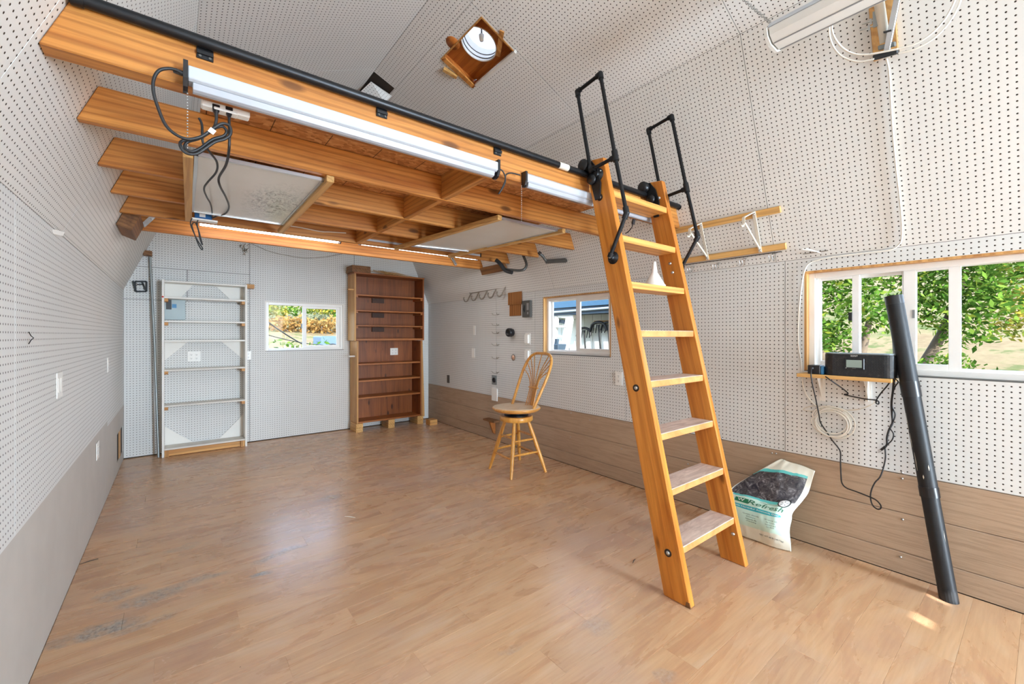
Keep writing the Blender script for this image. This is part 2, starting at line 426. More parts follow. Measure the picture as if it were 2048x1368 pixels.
# ------------------------------------------------------------------ flat panels with openings
def clip(poly, conv):
    """clip polygon poly (2-D) by convex ccw polygon conv"""
    out = poly
    for i in range(len(conv)):
        a, b = conv[i], conv[(i+1) % len(conv)]; inp = out; out = []
        def side(p): return (b[0]-a[0])*(p[1]-a[1]) - (b[1]-a[1])*(p[0]-a[0])
        for k in range(len(inp)):
            p, q = inp[k], inp[(k+1) % len(inp)]; sp, sq_ = side(p), side(q)
            if sp >= -1e-9: out.append(p)
            if (sp > 1e-9 and sq_ < -1e-9) or (sp < -1e-9 and sq_ > 1e-9):
                t = sp/(sp-sq_); out.append((p[0]+(q[0]-p[0])*t, p[1]+(q[1]-p[1])*t))
        if len(out) < 3: return []
    return out
def panel(mb, O, U, V, N, u0, u1, v0, v1, thick, holes=(), conv=None, uvo=(0,0)):
    """add a sheet lying in plane O+uU+vV, facing N (into the room), with rectangular holes"""
    O, U, V, N = Vector(O), Vector(U), Vector(V), Vector(N)
    us = sorted({u0, u1} | {min(max(h[i], u0), u1) for h in holes for i in (0,1)})
    vs = sorted({v0, v1} | {min(max(h[i], v0), v1) for h in holes for i in (2,3)})
    flip = U.cross(V).dot(N) < 0
    for i in range(len(us)-1):
        for j in range(len(vs)-1):
            a, b, c, d = us[i], us[i+1], vs[j], vs[j+1]
            if b-a < 1e-6 or d-c < 1e-6: continue
            if any(h[0]-1e-6 <= (a+b)/2 <= h[1]+1e-6 and h[2] <= (c+d)/2 <= h[3] for h in holes): continue
            poly = [(a,c),(b,c),(b,d),(a,d)]
            if conv: poly = clip(poly, conv)
            if len(poly) < 3: continue
            n = len(poly)
            fr = [O + U*p[0] + V*p[1] for p in poly]; bk = [p - N*thick for p in fr]
            o = len(mb.v); mb.v += fr + bk
            order = list(range(n))
            f = order if not flip else order[::-1]
            mb.uv[len(mb.f)] = [((poly[k][0]+uvo[0])/0.0254, (poly[k][1]+uvo[1])/0.0254) for k in f]
            mb.f.append([o+k for k in f])
            mb.f.append([o+n+k for k in reversed(f)])
            for k in range(n):
                k2 = (k+1) % n
                q = [o+k2, o+k, o+n+k, o+n+k2]
                mb.f.append(q if not flip else q[::-1])
    return mb
GAMBREL = [(XL,0),(XR,0),(XR,ZB),(XUR,ZU),(XM,ZM),(XUL,ZU),(XL,ZB)]
W1 = (0.845, 1.772, 1.074, 1.684)          # back window: x0 x1 z0 z1
W2 = (2.412, 3.301, 1.072, 1.668)          # far right window: y0 y1 z0 z1
W3 = (-0.30, 0.935, 1.052, 1.660)          # near right window
SKY = (1.574, 1.862, 2.315, 2.862)         # tubular skylight opening x0 x1 y0 y1 (right upper slope)
HATCH = (XM+0.004, 1.482, 3.512, 3.99)     # cut-out by the ridge
SLITS = []
DOOR = (1.95, 2.95, -0.02, 2.45)          # open double doorway behind the camera x0 x1 z0 z1
# ------------------------------------------------------------------ the shell
TH = 0.10
# floor
fl = MB().box((XL-0.1, YF-0.1, -0.12), (XR+0.1, YB+0.1, -0.013)).build('floor', 'floor_laminate', origin=(1.3, 2.3, -0.12))
tag(fl, 'worn orange-brown wood-look laminate plank floor of the shed', 'floor', kind='structure')
PW = 0.150; PLN = 1.215
def plank_mesh(L):
    g = 0.0002; c = 0.0006; w = PW
    m = MB()
    x0, x1, y0, y1 = g, L-g, g, w-g
    m.add([(x0,y0,-0.012),(x1,y0,-0.012),(x1,y1,-0.012),(x0,y1,-0.012),(x0,y0,-c),(x1,y0,-c),(x1,y1,-c),(x0,y1,-c),(x0+c,y0+c,0),(x1-c,y0+c,0),(x1-c,y1-c,0),(x0+c,y1-c,0)],
          [(3,2,1,0),(0,1,5,4),(1,2,6,5),(2,3,7,6),(3,0,4,7),(4,5,9,8),(5,6,10,9),(6,7,11,10),(7,4,8,11),(8,9,10,11)])
    me = bpy.data.meshes.new('plank'); me.from_pydata([tuple(v) for v in m.v], [], m.f); me.materials.append(MAT('floor_laminate')); return me
_pm = {}
random.seed(4)
row = 0; y = 2.329 - PW*39
while y < YB:
    if y + PW > YF:
        off = (0.625 + (row % 3)*0.405 + (0.12 if row % 2 else 0)) % PLN
        x = XL - PLN + ((off - XL) % PLN)
        while x < XR:
            a, b = max(x, XL), min(x+PLN, XR)
            if b - a > 0.03:
                L = round(b-a, 3)
                if L not in _pm: _pm[L] = plank_mesh(L)
                o = bpy.data.objects.new('plank', _pm[L]); COL.objects.link(o); o.parent = fl
                yy0 = max(y, YF); o.location = (a - 1.3, y - 2.3, 0.12)
                OFF[o.name] = Vector((a, y, 0))
            x += PLN
    y += PW; row += 1

# right wall
SIDE = 0.533
wr = MB()
panel(wr, (XR+0.0121,0,0), (0,1,0), (0,0,1), (-1,0,0), YF-0.1, YB+0.1, -0.1, ZB+0.02, TH, [W2, W3])
wr = wr.build('wall_right', 'dark_gap', origin=(XR, 2.3, 0)); tag(wr, 'right wall of white pegboard above taupe horizontal lap siding', 'wall', kind='structure')
seamsR = [YF, -1.35, -0.13, 1.04, 2.255, 3.428, 4.13, YB]
for a, b in zip(seamsR[:-1], seamsR[1:]):
    m = panel(MB(), (XR,0,0), (0,1,0), (0,0,1), (-1,0,0), a+0.0018, b-0.0018, SIDE+0.002, ZB-0.001, PEG, [W2, W3], uvo=(0.004,-0.003))
    m.build('pegboard_panel', 'pegboard_white', wr)
for z0, z1 in ((0.003, 0.1185), (0.1195, 0.3275), (0.3285, 0.5325)):
    m = MB()
    for i, (a, b) in enumerate(((YF, 1.9), (1.9, YB))):
        m.prism([(XR+0.001, a+0.0005, z0+0.0015), (XR+0.012, a+0.0005, z0+0.0005), (XR+0.012, a+0.0005, z1-0.0005), (XR+0.004, a+0.0005, z1-0.0015), (XR+0.001, a+0.0005, z1-0.005)], (0, b-a-0.001, 0))
    m.build('siding_board', 'siding_taupe', wr)
# left wall
wlft = panel(MB(), (XL-PEG,0,0), (0,1,0), (0,0,1), (1,0,0), YF-0.1, YB+0.1, -0.1, ZB+0.02, TH)
wlft = wlft.build('wall_left', 'dark_gap', origin=(XL, 2.3, 0)); tag(wlft, 'left wall of white pegboard above a grey painted skirting sheet', 'wall', kind='structure')
for a, b in zip([YF, -1.52, -0.3, 0.92, 2.138, 4.578], [-1.52, -0.3, 0.92, 2.138, 4.578, YB]):
    zb0 = 0.60 if a < 4 else 0.556
    m = panel(MB(), (XL,0,0), (0,1,0), (0,0,1), (1,0,0), a+0.0018, b-0.0018, zb0, ZB-0.001, PEG, uvo=(0.006,0.004))
    m.build('pegboard_panel', 'pegboard_white', wlft)
sk_hole = (5.28, 5.80, 0.10, 0.36)
m = panel(MB(), (XL-0.001,0,0), (0,1,0), (0,0,1), (1,0,0), YF, 4.578, 0.001, 0.604, 0.005); m.build('skirting_sheet', 'skirt_grey', wlft)
m = panel(MB(), (XL-0.001,0,0), (0,1,0), (0,0,1), (1,0,0), 4.580, YB, 0.001, 0.56, 0.005, [sk_hole]); m.build('skirting_sheet', 'skirt_grey', wlft)
# back wall
wb = MB()
panel(wb, (0,YB+PEG,0), (1,0,0), (0,0,1), (0,-1,0), XL-0.02, XR+0.02, -0.1, ZM+0.1, TH, [W1], conv=[(XL-0.02,-0.1),(XR+0.02,-0.1),(XR+0.02,ZB),(XUR,ZU+0.03),(XM,ZM+0.05),(XUL,ZU+0.03),(XL-0.02,ZB)])
wb = wb.build('wall_back', 'dark_gap', origin=(1.3, YB, 0)); tag(wb, 'back wall of white pegboard with a small sliding window', 'wall', kind='structure')
for (a, b, z0, z1) in ((XL, 0.684, 0.010, 1.644), (XL, 0.096, 1.646, 1.988), (0.098, 0.684, 1.646, 1.988), (XL, 0.684, 1.990, 2.44), (0.686, 1.905, 0.010, 2.44), (1.907, XR, 0.010, 2.44), (XL, 1.3, 2.442, ZM), (1.302, XR, 2.442, ZM)):
    m = panel(MB(), (0,YB,0), (1,0,0), (0,0,1), (0,-1,0), a+0.0014, b-0.0014, z0, z1-0.002, PEG, [W1], conv=GAMBREL, uvo=(0.003,0.006))
    m.build('pegboard_panel', 'pegboard_white', wb)
# front wall with the open doorway and two unseen holes added for sun patches
SUN_HOLES = []
for (px_, py_, w_, h_) in ((2.61, 0.353, 0.115, 0.100), (2.885, 0.300, 0.13, 0.15)):
    q_ = Vector((px_, py_, 0)) - SUN_DIR*((py_-YF+0.05)/SUN_DIR.y)
    SUN_HOLES.append((q_.x-w_/2, q_.x+w_/2, q_.z-h_/2, q_.z+h_/2))
wf = MB()
panel(wf, (0,YF,0), (1,0,0), (0,0,1), (0,1,0), XL-0.1, XR+0.1, -0.1, ZM+0.1, TH, [DOOR]+SUN_HOLES, conv=[(XL-0.1,-0.1),(XR+0.1,-0.1),(XR+0.1,ZB),(XUR,ZU+0.03),(XM,ZM+0.05),(XUL,ZU+0.03),(XL-0.1,ZB)])
wf = wf.build('wall_front', 'white_paint', origin=(1.3, YF, 0)); tag(wf, 'front wall with the wide open doorway facing the yard', 'wall', kind='structure')
# roof slopes
Y0, Y1 = YF-0.1, YB+0.1
S1 = hypot(ZU-ZB, (ZU-ZB)/T1); S2 = hypot(XM-XUL, ZM-ZU)
d1L = Vector(((ZU-ZB)/T1, 0, ZU-ZB))/S1; d1R = Vector((-(ZU-ZB)/T1, 0, ZU-ZB))/S1
d2L = Vector((XM-XUL, 0, ZM-ZU))/S2; d2R = Vector((-(XM-XUL), 0, ZM-ZU))/S2
n1L = Vector((d1L.z, 0, -d1L.x)); n1R = Vector((-d1R.z, 0, d1R.x)); n2L = Vector((d2L.z, 0, -d2L.x)); n2R = Vector((-d2R.z, 0, d2R.x))
def vR(x): return (XUR - x)/abs(d2R.x)
skyh = (SKY[2], SKY[3], vR(SKY[1]), vR(SKY[0])); hath = (HATCH[2], HATCH[3], vR(HATCH[1]), S2+0.1)
OL, OR, OUL, OUR = Vector((XL,0,ZB)), Vector((XR,0,ZB)), Vector((XUL,0,ZU)), Vector((XUR,0,ZU))
ce = MB()
panel(ce, OL-n1L*PEG, (0,1,0), d1L, n1L, Y0, Y1, -0.03, S1+0.02, 0.08)
panel(ce, OR-n1R*PEG, (0,1,0), d1R, n1R, Y0, Y1, -0.03, S1+0.02, 0.08)
panel(ce, OUL-n2L*PEG, (0,1,0), d2L, n2L, Y0, Y1, 0.0, S2+0.03, 0.08)
panel(ce, OUR-n2R*PEG, (0,1,0), d2R, n2R, Y0, Y1, 0.0, S2+0.03, 0.08, [skyh])
ce = ce.build('ceiling', 'dark_gap', origin=(XM, 2.3, ZM)); tag(ce, 'gambrel ceiling lined with cream white pegboard sheets', 'ceiling', kind='structure')
def roofpanels(O, d, n, S, seams, mat, holes=(), cuts=()):
    for a, b in zip(seams[:-1], seams[1:]):
        vv = [0.0] + [c for c in cuts] + [S]
        for v0, v1 in zip(vv[:-1], vv[1:]):
            m = panel(MB(), O, (0,1,0), d, n, a+0.0016, b-0.0016, v0+0.001, v1-0.001, PEG, holes, uvo=(0.002,0.001))
            m.build('pegboard_panel', mat, ce)
roofpanels(OL, d1L, n1L, S1, [YF, -1.99, -0.77, 0.45, 1.64, 2.86, 4.40, YB], 'pegboard_cream')
roofpanels(OR, d1R, n1R, S1, [YF, -2.56, -1.34, -0.12, 1.09, 2.29, 3.13, 4.62, YB], 'pegboard_cream')
roofpanels(OUL, d2L, n2L, S2, [YF, -1.99, 0.45, 3.47, YB], 'pegboard_cream')
roofpanels(OUR, d2R, n2R, S2, [YF, -2.56, -1.34, -0.12, 1.09, 2.30, 3.51, YB], 'pegboard_cream', [skyh, hath], [vR(1.485)])

# ------------------------------------------------------------------ windows (white vinyl sliders)
def frame_rect(m, O, U, N, u0, u1, z0, z1, w, d0, d1):
    """rectangular frame of member width w, from depth d0 to d1 behind the wall face (outward = -N)"""
    O, U, N = Vector(O), Vector(U), Vector(N); Zv = Vector((0,0,1))
    ws = w if isinstance(w, (tuple, list)) else (w,)*4    # left, right, bottom, top
    def b(a0, a1, c0, c1):
        p = O + U*((a0+a1)/2) + Zv*((c0+c1)/2) - N*((d0+d1)/2)
        m.obox(p, U*(a1-a0)/2, Zv*(c1-c0)/2, N*(d1-d0)/2)
    b(u0, u0+ws[0], z0, z1); b(u1-ws[1], u1, z0, z1); b(u0+ws[0], u1-ws[1], z0, z0+ws[2]); b(u0+ws[0], u1-ws[1], z1-ws[3], z1)
    return m
def window(name, label, O, U, N, u0, u1, z0, z1, sashes, jamb_mat='pine_z', jd=0.055, fw=0.032):
    """sashes: (pane u0, pane u1, pane z0, pane z1, depth, members (low u, high u, bottom, top))"""
    O, U, N = Vector(O), Vector(U), Vector(N)
    root = thing(name, label, 'window', O + U*((u0+u1)/2) + Vector((0,0,z0)), kind='structure')
    j = MB(); frame_rect(j, O, U, N, u0, u1, z0, z1, (0.012,0.012,0.004,0.012), 0.0, jd)
    jo = j.build('jamb', jamb_mat, root)
    sl_ = MB(); sl_.obox(O + U*((u0+u1)/2) + Vector((0,0,z0+0.0018)) - N*(jd/2-0.0002), U*((u1-u0)/2), Vector((0,0,0.0024)), N*(jd/2+0.0004)); sl_.build('sill_gap', 'gunmetal', root)
    a, b, c, d = u0+0.012, u1-0.012, z0+0.0045, z1-0.012
    f = MB(); frame_rect(f, O, U, N, a, b, c, d, fw, jd-0.014, 0.105); f.build('frame', 'vinyl_white', root, bevel=0.002)
    for (p0, p1, q0, q1, dep, mem) in sashes:
        s = MB(); frame_rect(s, O, U, N, p0-mem[0], p1+mem[1], q0-mem[2], q1+mem[3], mem, dep, dep+0.022)
        so = s.build('sash', 'vinyl_white', root, bevel=0.0015)
        c0 = O + U*((p0+p1)/2) + Vector((0,0,(q0+q1)/2)) - N*(dep+0.011)
        MB().obox(c0, U*((p1-p0)/2+0.005), Vector((0,0,(q1-q0)/2+0.005)), N*0.0025).build('pane', 'window_glass', so)
    return root
def back_pane(ua, ub, va, vb, dep, mem):
    p, q = PY(ua, va, YB+dep), PY(ub, vb, YB+dep); return (p.x, q.x, q.z, p.z, dep, mem)
def right_pane(ua, ub, dep, za, zb, mem): return (PX(ub, 640, XR+dep).y, PX(ua, 640, XR+dep).y, za, zb, dep, mem)
w1 = window('window_1', 'small white vinyl sliding window in the back wall beside the brown bookcase', (0,YB,0), (1,0,0), (0,-1,0), W1[0], W1[1], W1[2], W1[3],
       [back_pane(535, 605, 609.5, 696, 0.080, (0.010,0.03,0.012,0.012)), back_pane(613, 673, 617, 690, 0.045, (0.044,0.052,0.046,0.048))], jamb_mat='white_paint', jd=0.035, fw=0.030)
c = PY(603,652,YB+0.044); MB().box((c.x-0.008, YB+0.036, c.z-0.03), (c.x+0.008, YB+0.0448, c.z+0.03)).build('latch', 'plastic_black', w1)
w2 = window('window_2', 'white vinyl sliding window on the right wall just beyond the ladder', (XR,0,0), (0,1,0), (-1,0,0), W2[0], W2[1], W2[2], W2[3],
       [right_pane(1105, 1152, 0.082, 1.120, 1.618, (0.03,0.014,0.014,0.014)), right_pane(1160, 1217, 0.055, 1.142, 1.598, (0.044,0.046,0.044,0.044))])
w3 = window('window_3', 'wide white vinyl window behind the clock radio on the right wall', (XR,0,0), (0,1,0), (-1,0,0), W3[0], W3[1], W3[2], W3[3],
       [right_pane(1642, 1704, 0.060, 1.115, 1.600, (0.034,0.020,0.040,0.036)), right_pane(1721, 1804, 0.084, 1.112, 1.600, (0.058,0.020,0.040,0.036)),
        right_pane(1832, 1897, 0.060, 1.118, 1.606, (0.044,0.050,0.044,0.030)), right_pane(1921, 2125, 0.086, 1.100, 1.618, (0.014,0.014,0.014,0.014))])
c = PX(1701,633,XR+0.06); MB().box((XR+0.052, c.y-0.008, c.z-0.024), (XR+0.0595, c.y+0.008, c.z+0.024)).build('latch', 'plastic_black', w3)
c = PX(1827,628,XR+0.06); MB().box((XR+0.0585, c.y-0.005, c.z-0.022), (XR+0.0597, c.y+0.005, c.z+0.022)).build('sticker', 'text_grey', w3)
# ------------------------------------------------------------------ storage loft
JB, JT = 2.06, 2.20
loft = thing('storage_loft', 'open timber storage loft of orange fir joists spanning the shed', 'loft', (XM, 1.72, JB))
def joist(name, y, zb=JB, zt=JT, x0=None, x1=None, mat='fir_x', th=0.038):
    g = 0.002
    a0 = xls(zb)+g if x0 is None else x0; a1 = xls(zt)+g if x0 is None else x0
    b0 = xrs(zb)-g if x1 is None else x1; b1 = xrs(zt)-g if x1 is None else x1
    return MB().prism([(a0,y,zb),(b0,y,zb),(b1,y,zt),(a1,y,zt)], (0,th,0)).build(name, mat, loft, bevel=0.003)
JY = [2.20, 2.72, 3.21, 3.69]
joist('rim_joist', 1.676, 2.050, 2.196, th=0.066)
for y in JY: joist('joist', y)
joist('back_beam', 4.20, 2.055, 2.20)
ys = [1.743] + [y for y in JY]
for a, b in zip([1.743]+[y+0.038 for y in JY[:-1]], JY):
    MB().box((1.212, a+0.001, JB+0.002), (1.250, b-0.001, JT-0.001)).build('blocking', 'fir_y', loft, bevel=0.002)
MB().box((0.08, 1.745, JT+0.001), (1.24, 4.30, JT+0.018)).build('decking_sheet', 'osb', loft)
MB().box((1.243, 1.745, JT+0.001), (2.40, 4.30, JT+0.018)).build('decking_sheet', 'osb', loft)
# short ledger boards nailed to the roof slope under the back beam
for sgn, O_, d_, n_, f in ((0, OL, d1L, n1L, xls), (1, OR, d1R, n1R, xrs)):
    v0, v1 = ((2.0 if sgn == 0 else 2.005)-ZB)/d_.z, ((2.115 if sgn == 0 else 2.083)-ZB)/d_.z
    y0, y1 = (3.80, 4.195) if sgn == 0 else (3.76, 4.195)
    tk = 0.085 if sgn == 0 else 0.06
    p = [O_ + d_*v0 + n_*0.002, O_ + d_*v1 + n_*0.002, O_ + d_*v1 + n_*tk, O_ + d_*v0 + n_*tk]
    MB().prism([q + Vector((0,y0,0)) for q in p], (0,y1-y0,0)).build('ledger_block', 'brown_block', loft, bevel=0.003)
# thin strips screwed up under the joists, carrying the white panels
def strip(a, b, w=0.036, zt=JB-0.0005, h=0.032):
    p = PZ(a[0], a[1], zt-h); q = PZ(b[0], b[1], zt-h)
    p.z = q.z = zt-h/2
    MB().bar(p, q, w, h).build('support_strip', 'pine_strip', loft, bevel=0.002)
    return p, q
sA = strip((376,315),(377,443)); sB = strip((661,364),(560,468)); sC = strip((1000,440),(792,500)); sD = strip((1128,466),(898,516))
def white_panel(cs, label, dirt):
    z = JB-0.014
    P4 = [Vector((c[0], c[1], z)) for c in cs]; c0 = sum(P4, Vector())/4
    r = thing('framed_whiteboard', label, 'whiteboard', c0, 'white panels carried under the loft')
    MB().prism(P4, (0,0,0.010)).build('board', dirt, r)
    m = MB()
    for i in range(4):
        a, b = P4[i], P4[(i+1) % 4]; n = (c0-(a+b)/2); n.z = 0; n.normalize()
        m.bar(a + n*0.006 + Vector((0,0,0.003)), b + n*0.006 + Vector((0,0,0.003)), 0.014, 0.016)
    m.build('frame', 'alu', r)
def _dirty(name, amt):
    t = NT(name); p = t.pos(); c = t.mix(t.noise(p, 3.0, 4), lin((206,201,190)), lin((222,219,212)))
    d = t.N('VectorMath', operation='SUBTRACT'); t.set(d.inputs[0], p); d.inputs[1].default_value = (0.45, 2.85, 0)
    L = t.N('VectorMath', operation='LENGTH'); t.set(L.inputs[0], t.vmul(d.outputs[0], (1/0.24, 1/0.62, 0)))
    near = t.ramp(t.math('ADD', L.outputs['Value'], t.math('MULTIPLY', t.noise(p, 7.0, 4.0), 0.5)), [(0.55,(1,1,1,1)),(1.15,(0,0,0,1))])
    m = t.math('MULTIPLY', t.ramp(t.noise(t.vmul(p, (26,14,1)), 2.0, 6.0, 0.75, 1.0), [(0.44,(0,0,0,1)),(0.60,(1,1,1,1))]), near)
    t.base(t.mix(t.math('MULTIPLY', m, amt), c, lin((104,96,86))), 0.25, 0, 0.5)
_dirty('panel_mouldy', 0.85); _dirty('panel_clean', 0.0)
white_panel([(0.063,2.265),(0.585,2.255),(0.590,3.345),(0.076,3.335)], 'white framed panel with grey mould speckles under the left of the loft', 'panel_mouldy')
white_panel([(1.70,2.262),(2.225,2.268),(2.140,3.335),(1.600,3.42)], 'clean white framed panel under the loft nearer the ladder', 'panel_clean')

# ------------------------------------------------------------------ shop lights
def shop_light(x0, x1, y, z0, z1, label, group, end_l=True, end_r=True, depth=0.052, lens='led_lens'):
    r = thing('shop_light', label, 'light', ((x0+x1)/2, y, z0), group)
    d = depth
    prof = [(y, z1), (y-d*0.55, z1), (y-d, z1-0.012), (y-d, z0+0.030), (y-d*0.80, z0+0.024), (y-d*0.1, z0+0.024), (y, z0+0.030)]
    MB().prism([(x0, a, b) for a, b in prof], (x1-x0,0,0)).build('housing', 'led_white', r, bevel=0.002)
    pr2 = [(y-d*0.02, z0+0.023), (y-d*0.82, z0+0.023), (y-d*0.72, z0+0.004), (y-d*0.5, z0), (y-d*0.25, z0), (y-d*0.06, z0+0.004)]
    MB().prism([(x0+0.012, a, b) for a, b in pr2], (x1-x0-0.024,0,0)).build('lens', lens, r, bevel=0.001)
    e = 0.012
    pe = [(y+0.000, z1+0.002), (y-d*1.03, z1+0.002), (y-d*1.03, z0+0.026), (y-d*0.8, z0+0.004), (y-d*0.5, z0-0.004), (y-d*0.2, z0-0.004), (y, z0+0.004)]
    for xx, s, on in ((x0, -1, end_l), (x1, 1, end_r)):
        if on: MB().prism([(xx, a, b) for a, b in pe], (s*e,0,0)).build('end_cap', 'plastic_black', r)
    return r
L1 = shop_light(0.029, 1.200, 1.6755, 2.024, 2.102, 'long white strip light along the front beam above the black cord loops', 'strip lights on the loft')
L2 = shop_light(1.398, 2.62, 1.6755, 2.026, 2.098, 'white strip light on the front beam running behind the ladder top', 'strip lights on the loft', depth=0.034)
p = PZ(397,438,2.125); q = PZ(672,485,2.125)
L3 = shop_light(p.x, q.x, (p.y+q.y)/2+0.02, 2.10, 2.15, 'thin strip light under the back of the loft above the white shelving', 'strip lights on the loft', lens='led_lens_fill')
p = PZ(727,481,2.09); q = PZ(950,516,2.09)
L4 = shop_light(p.x, q.x, (p.y+q.y)/2+0.05, 2.065, 2.125, 'strip light under the back of the loft near the brown bookcase', 'strip lights on the loft', depth=0.10, lens='led_lens_fill')
# bead pull chains
def pull(root, u, v0, v1, yp):
    a, b = PY(u, v0, yp), PY(u, v1, yp); m = MB(); n = max(6, int((a-b).length/0.009))
    for i in range(n+1): m.sphere(a.lerp(b, i/n), 0.0026, 6)
    m.build('pull_chain', 'steel', root)
pull(L1, 375, 187, 296, 1.650); pull(L2, 1043, 372, 442, 1.655)
def cord(name, label, cat, pts, r, mat, parent=None, k=6, group=None, n=7):
    m = MB().tube(smooth_path(pts, k), r, n)
    o = m.build(name, mat, parent)
    if parent is None: tag(o, label, cat, group)
    return o
yA = 1.612
def pp(l, y=yA): return [PY(u, v, y + (w[0] if w else 0)) for (u, v, *w) in l]
cord('light_cord', None, None, pp([(365,147),(352,140),(335,137),(317,142),(307,160),(307,185),(316,215),(330,248),(350,268),(375,278),(400,274),(420,262),(437,250),(450,247),(460,254),(461,268),(450,278),(430,284),(412,296),(392,308),(372,306),(361,293),(364,282,0.01),(385,279,0.01),(410,270,0.01),(430,256,0.012),(445,253,0.012),(453,262,0.012),(447,272,0.012),(425,279,0.012),(400,297,0.012),(383,303,0.012),(370,296,0.014),(375,284,0.016),(400,276,0.018),(424,260,0.02),(432,245,0.022),(433,222,0.03)]), 0.0045, 'rubber_black', L1, 5)
MB().bar(PY(367,148,1.645), PY(350,141,1.615), 0.012, 0.012).build('cord_plug', 'rubber_black', L1)
MB().obox(PY(424,262,1.607), (0.004,0,0.007), (0,0.0006,0), (0.007,0,-0.004)).build('cord_tag', 'white_paint', L1)
cord('link_cord', None, None, pp([(990,338),(1003,340),(1010,352),(1010,366),(1003,380),(997,388),(1003,378),(1010,362),(1012,350),(1022,346),(1040,350)], 1.65), 0.0035, 'rubber_black', L2, 5)
# outlet strip hanging under the front beam with two plugs
ps = thing('outlet_strip', 'white outlet strip with two black plugs under the front beam', 'power strip', (0.135, 1.755, 2.03))
MB().box((0.066, 1.746, 2.035), (0.205, 1.786, 2.064)).build('body', 'plastic_white', ps, bevel=0.004)
MB().box((0.100, 1.742, 2.031), (0.168, 1.778, 2.040)).build('face', 'plastic_white', ps, bevel=0.002)
for u, v in ((432,216), (458,221)):
    c = PY(u, v, 1.752)
    pl_ = MB().prism([c + Vector((-0.011,-0.008,0.010)), c + Vector((0.011,-0.008,0.010)), c + Vector((0.010,-0.008,-0.008)), c + Vector((0.004,-0.008,-0.024)), c + Vector((-0.004,-0.008,-0.024)), c + Vector((-0.010,-0.008,-0.008))], (0,0.018,0)).build('plug', 'plastic_black', ps, bevel=0.002)
def pz2(l): return [PY(u, v, y) for (u, v, y) in l]
cord('supply_cord', None, None, pz2([(458,228,1.752),(459,262,1.75),(458,300,1.76),(452,330,1.9),(438,355,2.1),(440,372,2.2),(452,395,2.6),(458,415,3.0),(450,428,3.25),(434,432,3.4),(425,436,3.46)]), 0.0045, 'rubber_black', ps)
cord('supply_cord', None, None, pz2([(398,236,1.80),(404,250,1.80),(406,285,1.80),(420,305,1.85),(434,325,2.0),(432,345,2.15),(415,365,2.3),(408,378,2.45),(414,395,2.7),(422,410,3.0),(425,432,3.44)]), 0.004, 'rubber_black', ps)
# blue power adapter hanging under the panel
ad = thing('power_adapter', 'small blue power adapter box with white label under the loft', 'adapter', (0.145, 3.49, 2.0))
c0, c1 = PY(389,423,3.49), PY(424,441,3.49)
MB().box((c0.x, 3.475, c1.z), (c1.x, 3.515, c0.z)).build('case', 'blue_box', ad, bevel=0.003)
a0, a1 = PY(399,426,3.473), PY(411,435,3.473)
MB().box((a0.x, 3.4725, a1.z), (a1.x, 3.4748, a0.z)).build('label_patch', 'text_white', ad)
MB().box((c0.x-0.02, 3.47, c1.z-0.012), (c1.x+0.03, 3.53, c1.z-0.001)).build('shelf_plate', 'plastic_white', ad)
cord('cord_bundle', None, None, [PY(u, v, 3.46) for u, v in ((384,436),(381,447),(386,462),(396,482),(405,496),(403,499),(396,487),(388,465),(384,450),(390,445),(396,458),(400,478),(405,490),(400,470),(394,448),(396,440))], 0.0035, 'rubber_black', ad, 5)
cord('joist_wire', 'pale cable sagging along the face of the back joists under the loft', 'cable', [PY(u, v, 3.685) for u, v in ((425,432),(450,433),(475,434),(520,441),(560,449),(600,455),(640,463),(660,464),(692,466))], 0.004, 'bracket_cream')
cord('wall_wire', 'thin dark wire drooping across the back wall above the shelving', 'wire', [PY(u, v, YB-0.012) for u, v in ((500,486),(516,493),(540,503),(575,511),(610,516),(650,514),(688,507))], 0.0035, 'wire_grey')
wn_ = MB()
random.seed(2)
for i in range(14):
    c = PY(487+random.uniform(-7,7), 497+random.uniform(-8,8), YB-0.015); wn_.bar(c, c+Vector((random.uniform(-.05,.05), -0.01, random.uniform(-.05,.05))), 0.006, 0.004)
tag(wn_.build('wire_clip_tangle', 'wire_grey'), 'tangled wire clip stuck on the back wall below the loft', 'clip')
# small steel latch brackets at the ends of the back beam
for (u, v, yy, lab) in ((296,441,4.18,'steel latch bracket on the left end of the back loft beam'), (908,522,4.18,'steel latch bracket on the right end of the back loft beam')):
    c = PY(u, v, yy); r = thing('latch_bracket', lab, 'bracket', c)
    sx = 1 if u < 500 else -1
    MB().bar(c+Vector((-0.03*sx,0,-0.045)), c+Vector((0.03*sx,0,0.035)), 0.03, 0.006, (0,1,0)).build('plate', 'steel', r)
    MB().cyl(c+Vector((-0.02*sx,-0.02,-0.035)), c+Vector((-0.02*sx,0.0,-0.035)), 0.009, 8).build('screw', 'steel', r)
    MB().cyl(c+Vector((0.02*sx,-0.02,0.02)), c+Vector((0.02*sx,0.0,0.02)), 0.009, 8).build('screw', 'steel', r)

